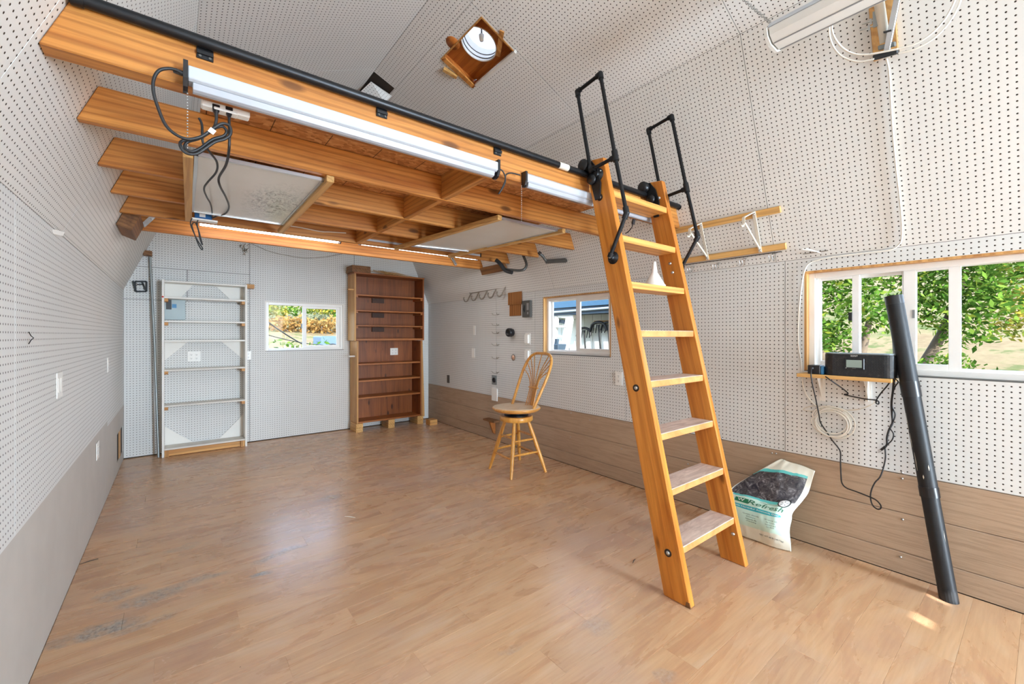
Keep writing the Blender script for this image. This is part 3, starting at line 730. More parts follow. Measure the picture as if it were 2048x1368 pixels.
# ------------------------------------------------------------------ ladder rail
rail = thing('ladder_rail', 'black iron pipe rail along the top of the front loft beam', 'rail', (1.3, 1.655, 2.16))
RY, RZ, RR = 1.6555, 2.194, 0.0175
MB().tube([(-0.228,RY,RZ),(2.86,RY,RZ)], RR, 16).build('pipe', 'pipe_black', rail)
MB().tube([(2.835,RY,RZ),(2.868,RY,RZ)], RR+0.004, 14).build('end_cap', 'iron_dark', rail)
MB().tube([(-0.226,RY,RZ),(-0.200,RY,RZ)], RR+0.004, 14).build('end_cap', 'iron_dark', rail)
for xb in (0.073, 0.652, 1.232, 2.69):
    b = MB(); b.box((xb-0.022,1.6705,2.148), (xb+0.022,1.6757,2.190)); b.box((xb-0.022,1.664,2.160), (xb+0.022,1.6757,2.172))
    bo = b.build('rail_bracket', 'iron_dark', rail, bevel=0.001)
    for dx in (-0.013, 0.013): MB().cyl((xb+dx,1.6675,2.155), (xb+dx,1.6710,2.155), 0.004, 8).build('screw', 'gunmetal', bo)
MB().tube([(1.63,RY,RZ),(1.70,RY,RZ)], RR+0.0006, 16).build('sticker', 'bracket_cream', rail)
# ------------------------------------------------------------------ ladder
lad = thing('loft_ladder', 'orange fir plank ladder with eight treads and black pipe handrails leaning on the loft', 'ladder', (2.17, 1.10, 0))
SL = 0.2265
def yf(z): return 1.030 + SL*z
XA, XB_, XC, XD = 1.868, 1.906, 2.441, 2.479
ZT = 2.262
for a, b in ((XA, XB_), (XC, XD)):
    MB().prism([(a, yf(0), 0), (a, yf(0)+0.140, 0), (a, yf(ZT-0.035)+0.132, ZT-0.035), (a, yf(ZT-0.035)+0.10, ZT+0.012), (a, yf(ZT), ZT)], (b-a,0,0)).build('stringer', 'ladder_fir', lad, bevel=0.004)
def _worn():
    t = NT('tread_worn'); p = t.pos()
    n = t.noise(t.vmul(p, (3,14,3)), 2.0, 5.0, 0.65, 1.0)
    s = t.N('SeparateXYZ'); g = t.N('NewGeometry'); t.set(s.inputs[0], g.outputs['Normal'])
    wood_c = t.ramp(n, [(0.3, lin((190,122,66))), (0.7, lin((224,164,100)))])
    grey_c = t.ramp(n, [(0.3, lin((172,150,138))), (0.7, lin((222,205,192)))])
    up = t.math('GREATER_THAN', s.outputs[2], 0.7)
    c = t.mix(t.math('MULTIPLY', up, 0.9), wood_c, grey_c)
    t.base(c, 0.55, 0, 0.35)
_worn()
for i in range(8):
    zt = 0.252 + 0.2610*i
    y0 = yf(zt) + 0.006
    MB().box((XB_-0.004, y0, zt-0.036), (XC+0.004, y0+0.135, zt)).build('tread', 'tread_worn' if i < 5 else 'ladder_tread', lad, bevel=0.003)
def sbolt(c, r=0.010, mat='steel', ring=True):
    c = Vector(c); s = 1
    o = MB().lathe([(r*1.0,0),(r*1.0,0.002),(r*0.75,0.0055),(0.0001,0.007)], c, 12, (-1,0,0)).build('bolt', mat, lad)
    if ring: MB().lathe([(r*1.9,0),(r*1.9,0.001),(r*1.0,0.0015)], c, 14, (-1,0,0)).build('countersink', 'dark_gap', o)
for (u, v) in ((1200,395),(1272,776),(1336,1106)):
    q = PX(u, v, XA); sbolt(q)
for (u, v) in ((1307,389),(1318,396),(1340,527),(1345,545),(1466,1068)):
    q = PX(u, v, XC); o = MB().lathe([(0.010,0),(0.010,0.002),(0.006,0.006),(0.0001,0.007)], q, 10, (-1,0,0)).build('bolt', 'steel', lad)
# dark knots / worn foot ends of the stringers are separate little inlays of end wear
MB().prism([(XA-0.0008, yf(0.0), 0.001), (XA-0.0008, yf(0.0)+0.028, 0.001), (XA-0.0008, yf(0.03)+0.016, 0.026), (XA-0.0008, yf(0.03), 0.026)], (XB_-XA+0.0016,0,0)).build('worn_foot', 'brown_block', lad)
# roller hooks on the rail and pipe handrails
PRR = 0.0105
def elbow(m, c, r=0.0165): m.sphere(c, r, 10)
def collar(m, p, q, a, b, r=0.0155): m.tube([Vector(p).lerp(Vector(q), a), Vector(p).lerp(Vector(q), b)], r, 10)
for side, xo, xin in ((-1, XA-0.030, XA), (1, XD+0.022, XD)):
    A = Vector((xo, 1.710, 2.690)); B = Vector((xo, 1.610, 2.203)); C = Vector((xo, 1.540, 2.712)); D = Vector((xo, 1.437, 2.220)); E_ = Vector((xo, 1.365, 1.905)); G = Vector((xo, 1.474, 1.690))
    if side > 0:
        for w in (A, B, C, D, E_): w.z -= 0.035
        for w in (A, B, C, D, E_, G): w.y -= 0.03
    m = MB(); m.tube([A, B], PRR, 12); m.tube([A, C], PRR, 12); m.tube([C, D], PRR, 12); m.tube([D, E_], PRR, 12); m.tube([E_, G], PRR, 12); m.tube([B, D], PRR, 12)
    h = m.build('handrail', 'pipe_black', lad)
    def fit(*cs):
        f = MB()
        for (p_, q_, a_, b_, r_) in cs:
            if q_ is None: f.sphere(p_, r_, 10)
            else: collar(f, p_, q_, a_, b_, r_)
        f.build('pipe_fitting', 'iron_dark', h)
    c_ = 0.0155
    fit((A, None, 0, 0, 0.0165), (A, B, 0, 0.06, c_), (A, C, 0, 0.14, c_)); fit((C, None, 0, 0, 0.0165), (C, A, 0, 0.14, c_), (C, D, 0, 0.06, c_))
    fit((D, C, -0.05, 0.07, 0.0165), (D, B, 0, 0.18, c_), (D, E_, 0, 0.07, c_)); fit((E_, None, 0, 0, 0.0165), (E_, D, 0, 0.10, c_), (E_, G, 0, 0.13, c_))
    fit((B, None, 0, 0, 0.017), (B, D, 0, 0.16, c_), (B, A, 0, 0.05, c_)); fit((G, E_, 0, 0.10, c_))
    # lower flange on the stringer
    sgn = -1 if side < 0 else 1
    fl_ = MB().lathe([(0.034,0),(0.034,0.004),(0.016,0.007),(0.014,0.028)], (xin, G.y, G.z), 20, (sgn,0,0)).build('flange', 'iron_dark', lad)
    MB().lathe([(0.007,0.028),(0.007,0.034),(0.0001,0.037)], (xin, G.y, G.z), 10, (sgn,0,0)).build('bolt', 'steel', fl_)
    # upper flange
    u_ = MB().lathe([(0.037,0),(0.037,0.004),(0.017,0.007),(0.015,0.026)], (xin, B.y-0.03, B.z-0.03), 20, (sgn,0,0)).build('flange', 'iron_dark', lad)
    for k in range(3):
        an = k*2.1+0.4; MB().sphere((xin+sgn*0.005, B.y-0.03+0.027*cos(an), B.z-0.03+0.027*sin(an)), 0.0045, 8).build('screw', 'steel', u_)
for xh in (XA-0.004, XC-0.004):
    x0 = xh - 0.012
    hk = MB().prism([(x0, 1.555, 2.03), (x0, 1.590, 2.03), (x0, 1.615, 2.11), (x0, 1.628, 2.17), (x0, 1.662, 2.232), (x0, 1.662, 2.268), (x0, 1.620, 2.265), (x0, 1.578, 2.21), (x0, 1.550, 2.12)], (0.008,0,0)).build('roller_hook', 'iron_dark', lad, bevel=0.001)
    MB().lathe([(0.006,-0.016),(0.034,-0.016),(0.036,-0.012),(0.026,-0.003),(0.026,0.003),(0.036,0.012),(0.034,0.016),(0.006,0.016)], (x0-0.017, RY, 2.240), 20, (1,0,0)).build('roller_wheel', 'plastic_black', hk)
    MB().lathe([(0.004,-0.008),(0.028,-0.008),(0.030,0.0),(0.028,0.008),(0.004,0.008)], (x0-0.009, 1.607, 2.15), 18, (1,0,0)).build('guide_wheel', 'plastic_black', hk)

# white plastic funnel standing upside down on a ladder tread
zt3 = 0.252 + 0.2610*5
fb = PY(1303, 561, yf(zt3)+0.08)
fn = thing('funnel', 'white plastic funnel standing upside down on a ladder tread', 'funnel', (2.235, yf(zt3)+0.078, zt3))
fc = Vector((2.235, yf(zt3)+0.078, zt3))
MB().lathe([(0.064,0),(0.064,0.010),(0.060,0.012),(0.022,0.078)], fc, 24).build('cone', 'plastic_white', fn)
MB().lathe([(0.022,0.078),(0.018,0.083),(0.009,0.150),(0.007,0.150),(0.010,0.09)], fc, 18).build('spout', 'plastic_white', fn)
# ------------------------------------------------------------------ white shelving against the back wall
WX0, WX1, WYF = -0.115, 0.640, 5.695
ws = thing('white_shelving', 'tall narrow white painted open shelving unit against the back wall', 'shelving', ((WX0+WX1)/2, 5.79, 0))
for a, b in ((WX0, WX0+0.020), (WX1-0.020, WX1)):
    MB().box((a, WYF, 0.0), (b, YB-0.003, 1.848)).build('side', 'white_paint', ws, bevel=0.002)
def zat(v, u=400, y=WYF): return PY(u, v, y).z
shelf_z = [zat(v) for v in (564, 596, 642, 680, 737, 806, 889)]
for i, z in enumerate(shelf_z):
    z1 = 1.842 if i == 0 else z
    MB().box((WX0+0.0205, WYF+0.001, z1-0.018), (WX1-0.0205, YB-0.010, z1)).build('shelf', 'white_paint_worn' if i > 3 else 'white_paint', ws, bevel=0.002)
    if i not in (0, 3):
        for a in (WX0+0.021, WX1-0.021-0.030):
            MB().box((a, WYF+0.005, z1-0.050), (a+0.030, YB-0.02, z1-0.0185)).build('cleat', 'pine_x', ws)
# corner gussets
gy = YB-0.008
def gus(p): MB().prism([Vector((x, gy-0.004, z)) for x, z in p], (0,0.004,0)).build('gusset', 'white_paint', ws)
zt_, zu_, zm_, zl_ = 1.823, shelf_z[1]+0.001, shelf_z[3]-0.02, shelf_z[6]+0.002
x0, x1 = WX0+0.021, WX1-0.021
gus([(x0, zt_), (x0, zu_), (x0+0.13, zu_), (x0+0.24, zt_)]); gus([(x1, zt_), (x1, zu_), (x1-0.12, zu_), (x1-0.26, zt_)])
gus([(x0, zm_), (x0+0.20, zm_), (x0, zm_-0.20)]); gus([(x1, zm_), (x1-0.21, zm_), (x1, zm_-0.21)])
gus([(x0, zl_), (x0, zl_+0.20), (x0+0.24, zl_)]); gus([(x1, zl_), (x1, zl_+0.25), (x1-0.23, zl_)])
MB().box((WX0+0.03, WYF+0.03, 0.004), (WX1-0.03, WYF+0.06, shelf_z[6]-0.022)).build('toe_board', 'pine_x', ws)
for a in (WX0+0.022, WX1-0.060): MB().box((a, WYF+0.002, 0.001), (a+0.036, WYF+0.029, shelf_z[6]-0.019)).build('foot_block', 'pine_z', ws)
MB().cyl((WX0+0.008, WYF-0.003, shelf_z[1]-0.004), (WX0+0.008, WYF, shelf_z[1]-0.004), 0.009, 10).build('red_mark', 'red_dot', ws)
# breaker panel behind the shelving
pa, pb = PY(327,597,YB-0.004), PY(371,640,YB-0.004)
ep = thing('breaker_panel', 'grey metal breaker panel behind the upper white shelves', 'breaker panel', ((pa.x+pb.x)/2, YB, pb.z))
MB().box((pa.x, YB-0.012, pb.z), (pb.x, YB-0.0008, pa.z)).build('cover', 'panel_grey', ep, bevel=0.002)
qa, qb = PY(332,599,YB-0.013), PY(343,619,YB-0.013)
MB().box((qa.x, YB-0.0145, qb.z), (qb.x, YB-0.0122, qa.z)).build('door_sticker', 'sticker_black', ep)
qa, qb = PY(344,608,YB-0.013), PY(353,616,YB-0.013)
MB().box((qa.x, YB-0.0142, qb.z), (qb.x, YB-0.0122, qa.z)).build('blue_sticker', 'sticker_blue', ep)
# blocks beside / above
def block(name, label, cat, u0, v0, u1, v1, d, mat, y=YB):
    a, b = PY(u0, v0, y-d), PY(u1, v1, y-d)
    o = MB().box((a.x, y-d, b.z), (b.x, y-0.0008, a.z)).build(name, mat, bevel=0.002); return tag(o, label, cat)
block('wood_block', 'short wood block fixed beside the top of the white shelving', 'block', 493, 568, 509, 577, 0.09, 'pine_x')
block('wood_block', 'wood block in the back left corner under the sloped ceiling above the steel conduit', 'block', 286, 500, 304, 511, 0.10, 'brown_block')
# leaning steel conduit
cp = PZ(320, 915, 0.0) + Vector((-0.012,0,0)); ct = PY(300, 514, YB-0.03)
cd_ = MB().tube([cp + Vector((0,0,0.003)), Vector((-0.176, 5.80, 1.2)), ct], 0.011, 10).build('conduit_pole', 'galvanised')
tag(cd_, 'thin galvanised steel conduit leaning in the back left corner', 'pole')
# black wall bracket
bq = [PY(u, v, YB-0.01) for u, v in ((270,563),(293,563),(293,583),(271,583))]
br = thing('wall_bracket', 'black metal television bracket on the back wall in the left corner', 'bracket', (bq[0].x, YB, bq[2].z))
m = MB()
for i in range(4): m.bar(bq[i], bq[(i+1) % 4], 0.016, 0.012, (0,1,0))
m.build('plate', 'iron_dark', br)
m = MB(); m.bar(PY(266,562,YB-0.03), PY(272,582,YB-0.03), 0.014, 0.010, (0,1,0)); m.bar(PY(285,564,YB-0.02), PY(291,580,YB-0.02), 0.012, 0.010, (0,1,0)); m.bar(PY(274,569,YB-0.02), PY(288,569,YB-0.02), 0.012, 0.010, (0,1,0))
m.build('arm', 'iron_dark', br)

# ------------------------------------------------------------------ wall plates
def outlet_face(m, O, U, c, s=1.0):
    pass
def wall_plate(label, O, U, N, w, h, kind, gangs=1, mat='plastic_white', group=None):
    """electrical plate centred at O on a wall with outward normal N"""
    O, U, N = Vector(O), Vector(U), Vector(N); Zv = Vector((0,0,1))
    r = thing('outlet_plate' if kind != 'switch' else 'switch_plate', label, 'outlet' if kind != 'switch' else 'switch', O - Zv*h/2, group)
    MB().obox(O + N*0.003, U*w/2, Zv*h/2, N*0.0025).build('plate', mat, r, bevel=0.0015)
    for g in range(gangs):
        gx = (g-(gangs-1)/2)*0.046
        if kind == 'outlet':
            for sz in (-1, 1):
                c = O + U*gx + Zv*0.020*sz + N*0.006
                f = MB().obox(c, U*0.014, Zv*0.013, N*0.0012).build('socket', mat, r, bevel=0.001)
                mm = MB()
                for dx in (-0.005, 0.005): mm.obox(c + U*dx + N*0.0012 + Zv*0.002, U*0.0011, Zv*0.0040, N*0.0004)
                mm.obox(c + N*0.0012 - Zv*0.007, U*0.0022, Zv*0.0022, N*0.0004)
                mm.build('slots', 'plastic_black', f)
        elif kind == 'switch':
            f = MB().obox(O + U*gx + N*0.0062, U*0.015, Zv*0.032, N*0.0012).build('paddle', mat, r, bevel=0.001)
        elif kind == 'cover':
            f = MB().obox(O + N*0.018, U*w*0.36, Zv*h*0.38, N*0.012).build('cover', mat, r, bevel=0.004)
    return r
BU, BN = Vector((1,0,0)), Vector((0,-1,0))
RU_, RN = Vector((0,-1,0)), Vector((-1,0,0))
LU_, LN = Vector((0,1,0)), Vector((1,0,0))
wall_plate('white double outlet plate seen between the white shelves', PY(388,713), BU, BN, 0.115, 0.115, 'outlet', 2)
wall_plate('white outlet plate on the back wall beside the white shelving', PY(497,711), BU, BN, 0.05, 0.10, 'outlet', 1)
wall_plate('white wall plate on the left pegboard wall nearest the camera', PX(117,770,XL), LU_, LN, 0.115, 0.115, 'switch', 2)
wall_plate('white wall plate on the left pegboard wall towards the back corner', PX(215,730,XL), LU_, LN, 0.075, 0.115, 'outlet', 1)
wall_plate('white outlet plate on the grey skirting of the left wall', PX(194,901,XL), LU_, LN, 0.115, 0.115, 'outlet', 2)
wall_plate('white outlet plate on the right wall behind the ladder', PX(1238,757,XR), RU_, RN, 0.075, 0.12, 'outlet', 1)
wall_plate('lower plain white plate left of the vertical row of hooks', PX(947,706,XR), RU_, RN, 0.07, 0.12, 'blank', 1)
wall_plate('upper plain white plate left of the vertical row of hooks', PX(949,661,XR), RU_, RN, 0.05, 0.12, 'blank', 1)
wall_plate('weatherproof clear outlet cover between the black knob and the window', PX(1056,678,XR), RU_, RN, 0.085, 0.125, 'cover', 1)
wall_plate('second clear outlet cover just above the stool back', PX(1056,710,XR), RU_, RN, 0.085, 0.125, 'cover', 1)
wall_plate('grey heavy-duty round socket plate low on the pegboard left of the stool', PX(989,760,XR), RU_, RN, 0.10, 0.115, 'none', 1, 'galvanised')
c = PX(989,760,XR); rr = [o for o in COL.objects if o.name.startswith('outlet_plate')][-1]
MB().lathe([(0.030,0.005),(0.030,0.014),(0.024,0.014),(0.022,0.009),(0.0001,0.009)], c, 20, (-1,0,0)).build('socket', 'plastic_black', rr)
# slot cut in pegboard
c = PX(897,758,XR); tag(MB().obox(c+Vector((-0.0035,0,0)), (0.003,0,0), (0,0.032,0), (0,0,0.055)).build('slot_plate', 'gunmetal'), 'small dark upright slot plate low on the right wall near the bookcase', 'plate')
c = PX(990,789,XR); tag(MB().obox(c+Vector((-0.006,0,0.0)), (0.005,0,0), (0,0.055,0), (0,0,0.075)).build('white_board_patch', 'white_paint'), 'white board patch hanging below the round socket plate', 'board')

# ------------------------------------------------------------------ brown bookcase
bc = thing('bookcase', 'tall dark brown stained wooden bookcase in the back right corner', 'bookcase', (2.31, 5.73, 0))
BX0, BX1, BYF = 1.818, 2.818, 5.60
zb_lo, z_mid, z_hi = 0.115, 1.195, 2.075
def bz(v, u=780): return PY(u, v, BYF).z
# lower unit
for a, b in ((BX0+0.03, BX0+0.052), (BX1-0.072, BX1-0.050)): MB().box((a, BYF-0.006, zb_lo), (b, YB-0.012, z_mid)).build('side', 'pine_z' if a < 2 else 'brown_shelf_z', bc, bevel=0.002)  # pale wood on the left side paints in the window glare
low = [bz(v) for v in (725, 757, 790, 832)]
low[-1] = zb_lo + 0.022
for z in low: MB().box((BX0+0.0525, BYF-0.004, z-0.022), (BX1-0.0725, YB-0.02, z)).build('shelf', 'brown_shelf_x', bc, bevel=0.002)
MB().box((BX0+0.0525, YB-0.018, zb_lo+0.001), (BX1-0.0725, YB-0.012, z_mid-0.001)).build('back_board', 'brown_shelf_z', bc)
# upper unit
for a, b in ((BX0, BX0+0.022), (BX1-0.030, BX1-0.008)): MB().box((a, BYF, z_mid+0.002), (b, YB-0.012, z_hi)).build('side', 'pine_z' if a < 2 else 'brown_shelf_z', bc, bevel=0.002)  # left side pale again, window glare put into its colour
MB().box((BX0+0.0225, YB-0.018, z_mid+0.003), (BX1-0.0305, YB-0.012, z_hi-0.001)).build('back_board', 'brown_shelf_z', bc)
up = [bz(v) for v in (592, 622, 651)]
for z in up:
    MB().box((BX0+0.0225, BYF+0.004, z-0.018), (BX1-0.0305, YB-0.02, z)).build('shelf', 'brown_shelf_x', bc, bevel=0.002)
    for a in (BX0+0.023, BX1-0.058): MB().box((a, BYF+0.008, z-0.043), (a+0.027, YB-0.02, z-0.0185)).build('cleat', 'brown_shelf_x', bc)
    MB().box((2.14, YB-0.045, z-0.085), (2.31, YB-0.0185, z-0.022)).build('dark_block', 'dark_walnut', bc)
MB().box((BX0+0.0225, BYF-0.004, z_mid+0.003), (BX1-0.0305, YB-0.02, z_mid+0.030)).build('shelf', 'brown_shelf_x', bc, bevel=0.002)
MB().box((BX0-0.006, BYF-0.002, z_hi), (BX1-0.002, YB-0.012, z_hi+0.020)).build('top', 'brown_shelf_x', bc, bevel=0.002)
MB().prism([(BX1-0.05, BYF+0.03, 0.095), (BX1+0.015, BYF+0.03, 0.095), (BX1-0.018, BYF+0.03, z_mid), (BX1-0.05, BYF+0.03, z_mid)], (0,0.018,0)).build('corner_brace', 'pine_z', bc)
MB().box((BX0-0.07, BYF+0.02, 1.855), (BX0-0.0005, BYF+0.06, 1.875)).build('side_ledge', 'pine_x', bc)
MB().box((BX0-0.05, BYF+0.06, 0.985), (BX0+0.029, BYF+0.10, 1.003)).build('side_ledge', 'white_paint_worn', bc)
for xx in (1.835, 2.27, 2.70):
    MB().box((xx, BYF-0.012, 0.0), (xx+0.090, YB-0.05, 0.057)).build('foot_block', 'pine_strip', bc, bevel=0.002)
    MB().box((xx+0.004, BYF-0.008, 0.0575), (xx+0.094, YB-0.05, 0.114)).build('foot_block', 'pine_strip', bc, bevel=0.002)
wall_plate('white outlet plate screwed inside the brown bookcase', PY(788,703,YB-0.019), BU, BN, 0.115, 0.10, 'outlet', 2)
tag(MB().box((2.80, 5.40, 0.0), (2.915, 5.53, 0.075)).build('wood_block', 'pine_x', bevel=0.002), 'loose wood block on the floor at the right foot of the bookcase', 'block')
for i in range(2):
    z0 = z_hi + 0.0205 + i*0.044
    o = MB().box((BX0-0.03+i*0.004, BYF+0.002+i*0.005, z0), (BX0+0.215, BYF+0.25, z0+0.0435)).build('wood_offcut', 'brown_block', bevel=0.002)
    tag(o, ('lower' if i == 0 else 'upper') + ' of two brown boards stacked on top of the bookcase', 'board', 'boards on the bookcase')
m = MB(); random.seed(7)
for i in range(16):
    x = random.uniform(2.07, 2.35); yy = random.uniform(BYF+0.05, BYF+0.2)
    m.bar((x, yy, z_hi+0.055+random.uniform(0,0.03)), (x+random.uniform(0.25,0.42), yy+random.uniform(-0.02,0.02), z_hi+0.024), 0.012, 0.003)
tag(m.build('split_shakes', 'pine_strip'), 'loose splintered wood strips lying on top of the bookcase', 'wood strips', kind='stuff')

# ------------------------------------------------------------------ swivel stool
SX, SY = 2.524, 3.128
st = thing('swivel_stool', 'oak swivel bar stool with a wheat-sheaf spindle back', 'stool', (SX, SY, 0))
feet = [Vector((2.344,3.311,0)), Vector((2.306,2.931,0)), Vector((2.690,2.899,0)), Vector((2.745,3.349,0))]
tops = [Vector((SX,SY,0)).lerp(Vector((f.x,f.y,0)), 0.40) + Vector((0,0,0.476)) for f in feet]
def leg_at(i, z): return feet[i].lerp(tops[i], z/0.470)
for i in range(4):
    MB().tube([leg_at(i, z) for z in (0.0,0.02,0.12,0.24,0.36,0.470)], [0.012,0.013,0.017,0.019,0.018,0.014], 12).build('leg', 'oak_z', st)
for z, pairs in ((0.155, [(0,1),(2,3)]), (0.185, [(1,2),(3,0)]), (0.325, [(0,1),(2,3)]), (0.30, [(1,2),(3,0)])):
    for a, b in pairs:
        p, q = leg_at(a, z), leg_at(b, z)
        MB().tube([p, p.lerp(q,0.3), p.lerp(q,0.5), p.lerp(q,0.7), q], [0.007,0.010,0.0115,0.010,0.007], 10).build('stretcher', 'oak_z', st)
MB().lathe([(0.150,0.468),(0.156,0.474),(0.156,0.508),(0.150,0.514)], (SX,SY,0), 32).build('leg_ring', 'oak_z', st)
MB().lathe([(0.115,0.5145),(0.115,0.522),(0.06,0.523),(0.06,0.545),(0.12,0.546),(0.12,0.5545)], (SX,SY,0), 24).build('swivel_plate', 'iron_dark', st)
def _seat():
    t = NT('seat_top'); p = t.pos(); g = t.N('NewGeometry'); s = t.N('SeparateXYZ'); t.set(s.inputs[0], g.outputs['Normal'])
    n = t.noise(t.vmul(p, (4,18,4)), 2.0, 5.0, 0.6)
    side = t.ramp(n, [(0.3, lin((188,122,54))), (0.7, lin((222,164,88)))]); topc = t.ramp(n, [(0.3, lin((200,166,124))), (0.7, lin((226,204,174)))])
    t.base(t.mix(t.math('GREATER_THAN', s.outputs[2], 0.75), side, topc), 0.3, 0, 0.5)
_seat()
MB().lathe([(0.16,0.555),(0.205,0.561),(0.226,0.578),(0.228,0.589),(0.218,0.598),(0.15,0.596),(0.0001,0.592)], (SX,SY,0), 40).build('seat', 'seat_top', st)
zs = 0.592
hl, hr = Vector((2.592,3.275,zs)), Vector((2.566,2.930,zs))
mid = (hl+hr)/2; wv = (hr-hl); W = wv.length; wv.normalize()
bkdir = Vector((-wv.y, wv.x, 0))
if bkdir.x < 0: bkdir = -bkdir
def hoop(t):
    """t in 0..1 round the bow-back; the feet stand on the seat sides, the bow reclines behind it"""
    s = 1 - abs(2*t-1); H = 0.500
    z = H*(1-(1-s)**2.0)
    sg = -1 if t < 0.5 else 1
    w_ = (W/2)*(1 + 0.22*sin(pi*min(1, s)))
    xx = sg*w_*sqrt(max(0, 1-(s**3.2)))
    return mid + wv*xx + bkdir*(0.236*(z/H)) + Vector((0,0,z))
hp = [hoop(i/48) for i in range(49)]
MB().tube(hp, 0.0140, 10).build('back_hoop', 'oak_z', st)
for i in range(9):
    k = (i-4)/4
    base = mid + wv*(k*0.060) + bkdir*(0.100-0.02*k*k)
    tie = mid + wv*(k*0.056) + bkdir*(0.138-0.01*k*k) + Vector((0,0,0.170))
    tp = hoop(0.5 + k*0.28)
    mdl = tie.lerp(tp, 0.45) - wv*(k*0.030) + Vector((0,0,0.02))
    MB().tube(smooth_path([base, tie, mdl, tp], 5), 0.0046, 7).build('spindle', 'oak_z', st)
tz = mid + bkdir*0.130 + Vector((0,0,0.172))
MB().tube([tz - wv*0.074, tz - wv*0.03, tz + wv*0.03, tz + wv*0.074], [0.007,0.012,0.012,0.007], 8).build('back_tie', 'oak_z', st)
# ------------------------------------------------------------------ tubular skylight in the right upper slope
sk = thing('tubular_skylight', 'round tubular skylight in a plywood box cut into the ceiling', 'skylight', (1.72, 2.59, 3.30))
wood('ply_orange', (206,124,52), (150,78,26), 1, rough=0.45)
plain('tube_mirror', (226,226,224), 0.25, 0.5, var=0.02)
def _diff():
    t = NT('diffuser'); t.n.remove(t.b)
    d = t.N('BsdfTranslucent'); d.inputs[0].default_value = (0.42,0.42,0.42,1); e = t.N('BsdfDiffuse'); e.inputs[0].default_value = (0.85,0.87,0.9,1)
    m = t.N('MixShader'); m.inputs[0].default_value = 0.35; t.l.new(d.outputs[0], m.inputs[1]); t.l.new(e.outputs[0], m.inputs[2]); t.l.new(m.outputs[0], t.out.inputs[0])
_diff()
def rp(y, v, up=0.0): return OUR + Vector((0,y,0)) + d2R*v - n2R*up
y0, y1, v0, v1 = skyh
hb = 0.06
for (a, b, c, d) in ((y0, y1, v0, v0+0.010), (y0, y1, v1-0.010, v1), (y0, y0+0.010, v0+0.0105, v1-0.0105), (y1-0.010, y1, v0+0.0105, v1-0.0105)):
    MB().prism([rp(a,c,-0.004), rp(b,c,-0.004), rp(b,d,-0.004), rp(a,d,-0.004)], -n2R*(hb+0.004)).build('box_side', 'ply_orange' if c == v0 or a == y1-0.010 else 'pine_x', sk)
pc_ = PRU(957, 90, -0.06); yc, vc, rt = pc_.y, (pc_-OUR).dot(d2R), 0.138
m = MB(); nseg = 40; ring = []; outer = []
for k in range(nseg):
    a = 2*pi*k/nseg; ca, sa = cos(a), sin(a)
    ring.append(rp(yc+rt*ca, vc+rt*sa, hb))
    t_ = min((y1-yc if ca > 0 else yc-y0)/max(abs(ca),1e-6), (v1-vc if sa > 0 else vc-v0)/max(abs(sa),1e-6))
    outer.append(rp(yc+t_*ca, vc+t_*sa, hb))
m.add(ring+outer, [(k, (k+1) % nseg, nseg+(k+1) % nseg, nseg+k) for k in range(nseg)])
m.add([p - n2R*0.012 for p in ring+outer], [(nseg+k, nseg+(k+1) % nseg, (k+1) % nseg, k) for k in range(nseg)])
m.add(ring + [p - n2R*0.012 for p in ring], [(nseg+k, nseg+(k+1) % nseg, (k+1) % nseg, k) for k in range(nseg)])
m.build('mount_board', 'ply_orange', sk)
# light tube (vertical metal duct with two seams) and its dome diffuser
cc = rp(yc, vc, hb)
def tubering(h, r):
    # skewed so the lower rim lies in the mount board and the upper rim in the roof plane
    return [rp(yc+r*cos(2*pi*k/nseg), vc+r*sin(2*pi*k/nseg), hb) - n2R*h for k in range(nseg)]
L_ = 0.12
tb = MB(); rr0 = tubering(0.0, rt-0.002); rr1 = tubering(L_, rt-0.002)
tb.add(rr0+rr1, [(k, (k+1) % nseg, nseg+(k+1) % nseg, nseg+k) for k in range(nseg)], True)
rr2 = tubering(0.0, rt+0.002); rr3 = tubering(L_, rt+0.002)
tb.add(rr2+rr3, [(nseg+k, nseg+(k+1) % nseg, (k+1) % nseg, k) for k in range(nseg)], True)
tb = tb.build('light_tube', 'tube_mirror', sk)
for h, mt, th in ((0.004, 'plastic_white', 0.006), (0.030, 'gunmetal', 0.003), (0.065, 'gunmetal', 0.002)):
    MB().tube(tubering(h, rt-0.004), th, 6, closed=True).build('seal_ring', mt, tb)
ds = MB()
nr = 24
for i in range(nr):
    for j in range(nr):
        a0, a1 = -rt + 2*rt*i/nr, -rt + 2*rt*(i+1)/nr; b0, b1 = -rt + 2*rt*j/nr, -rt + 2*rt*(j+1)/nr
        am, bm = (a0+a1)/2, (b0+b1)/2
        if hypot(am, bm) > rt+0.006: continue
        if SLITS and any(abs(am-s[0]) < s[2] and abs(bm-s[1]) < s[3] for s in SLITS): continue
        q = [rp(yc+a, vc+b, hb) - n2R*L_ for a, b in ((a0,b0),(a1,b0),(a1,b1),(a0,b1))]
        ds.add(q, [(0,1,2,3)])
ds.build('diffuser', 'diffuser', sk)
hk = rp(yc-0.03, vc+0.02, hb+0.06)
MB().tube([hk, hk + Vector((0,0,0.04))], 0.006, 8).build('damper_rod', 'gunmetal', tb)
MB().lathe([(0.006,0.0),(0.020,-0.010),(0.014,-0.05),(0.0001,-0.055)], hk, 12).build('damper_bob', 'plastic_white', tb)
MB().lathe([(0.052,-0.001),(0.052,0.002),(0.0001,0.002)], PRU(906,86,0.0), 24, n2R).build('round_cut_disc', 'ply_orange', sk)
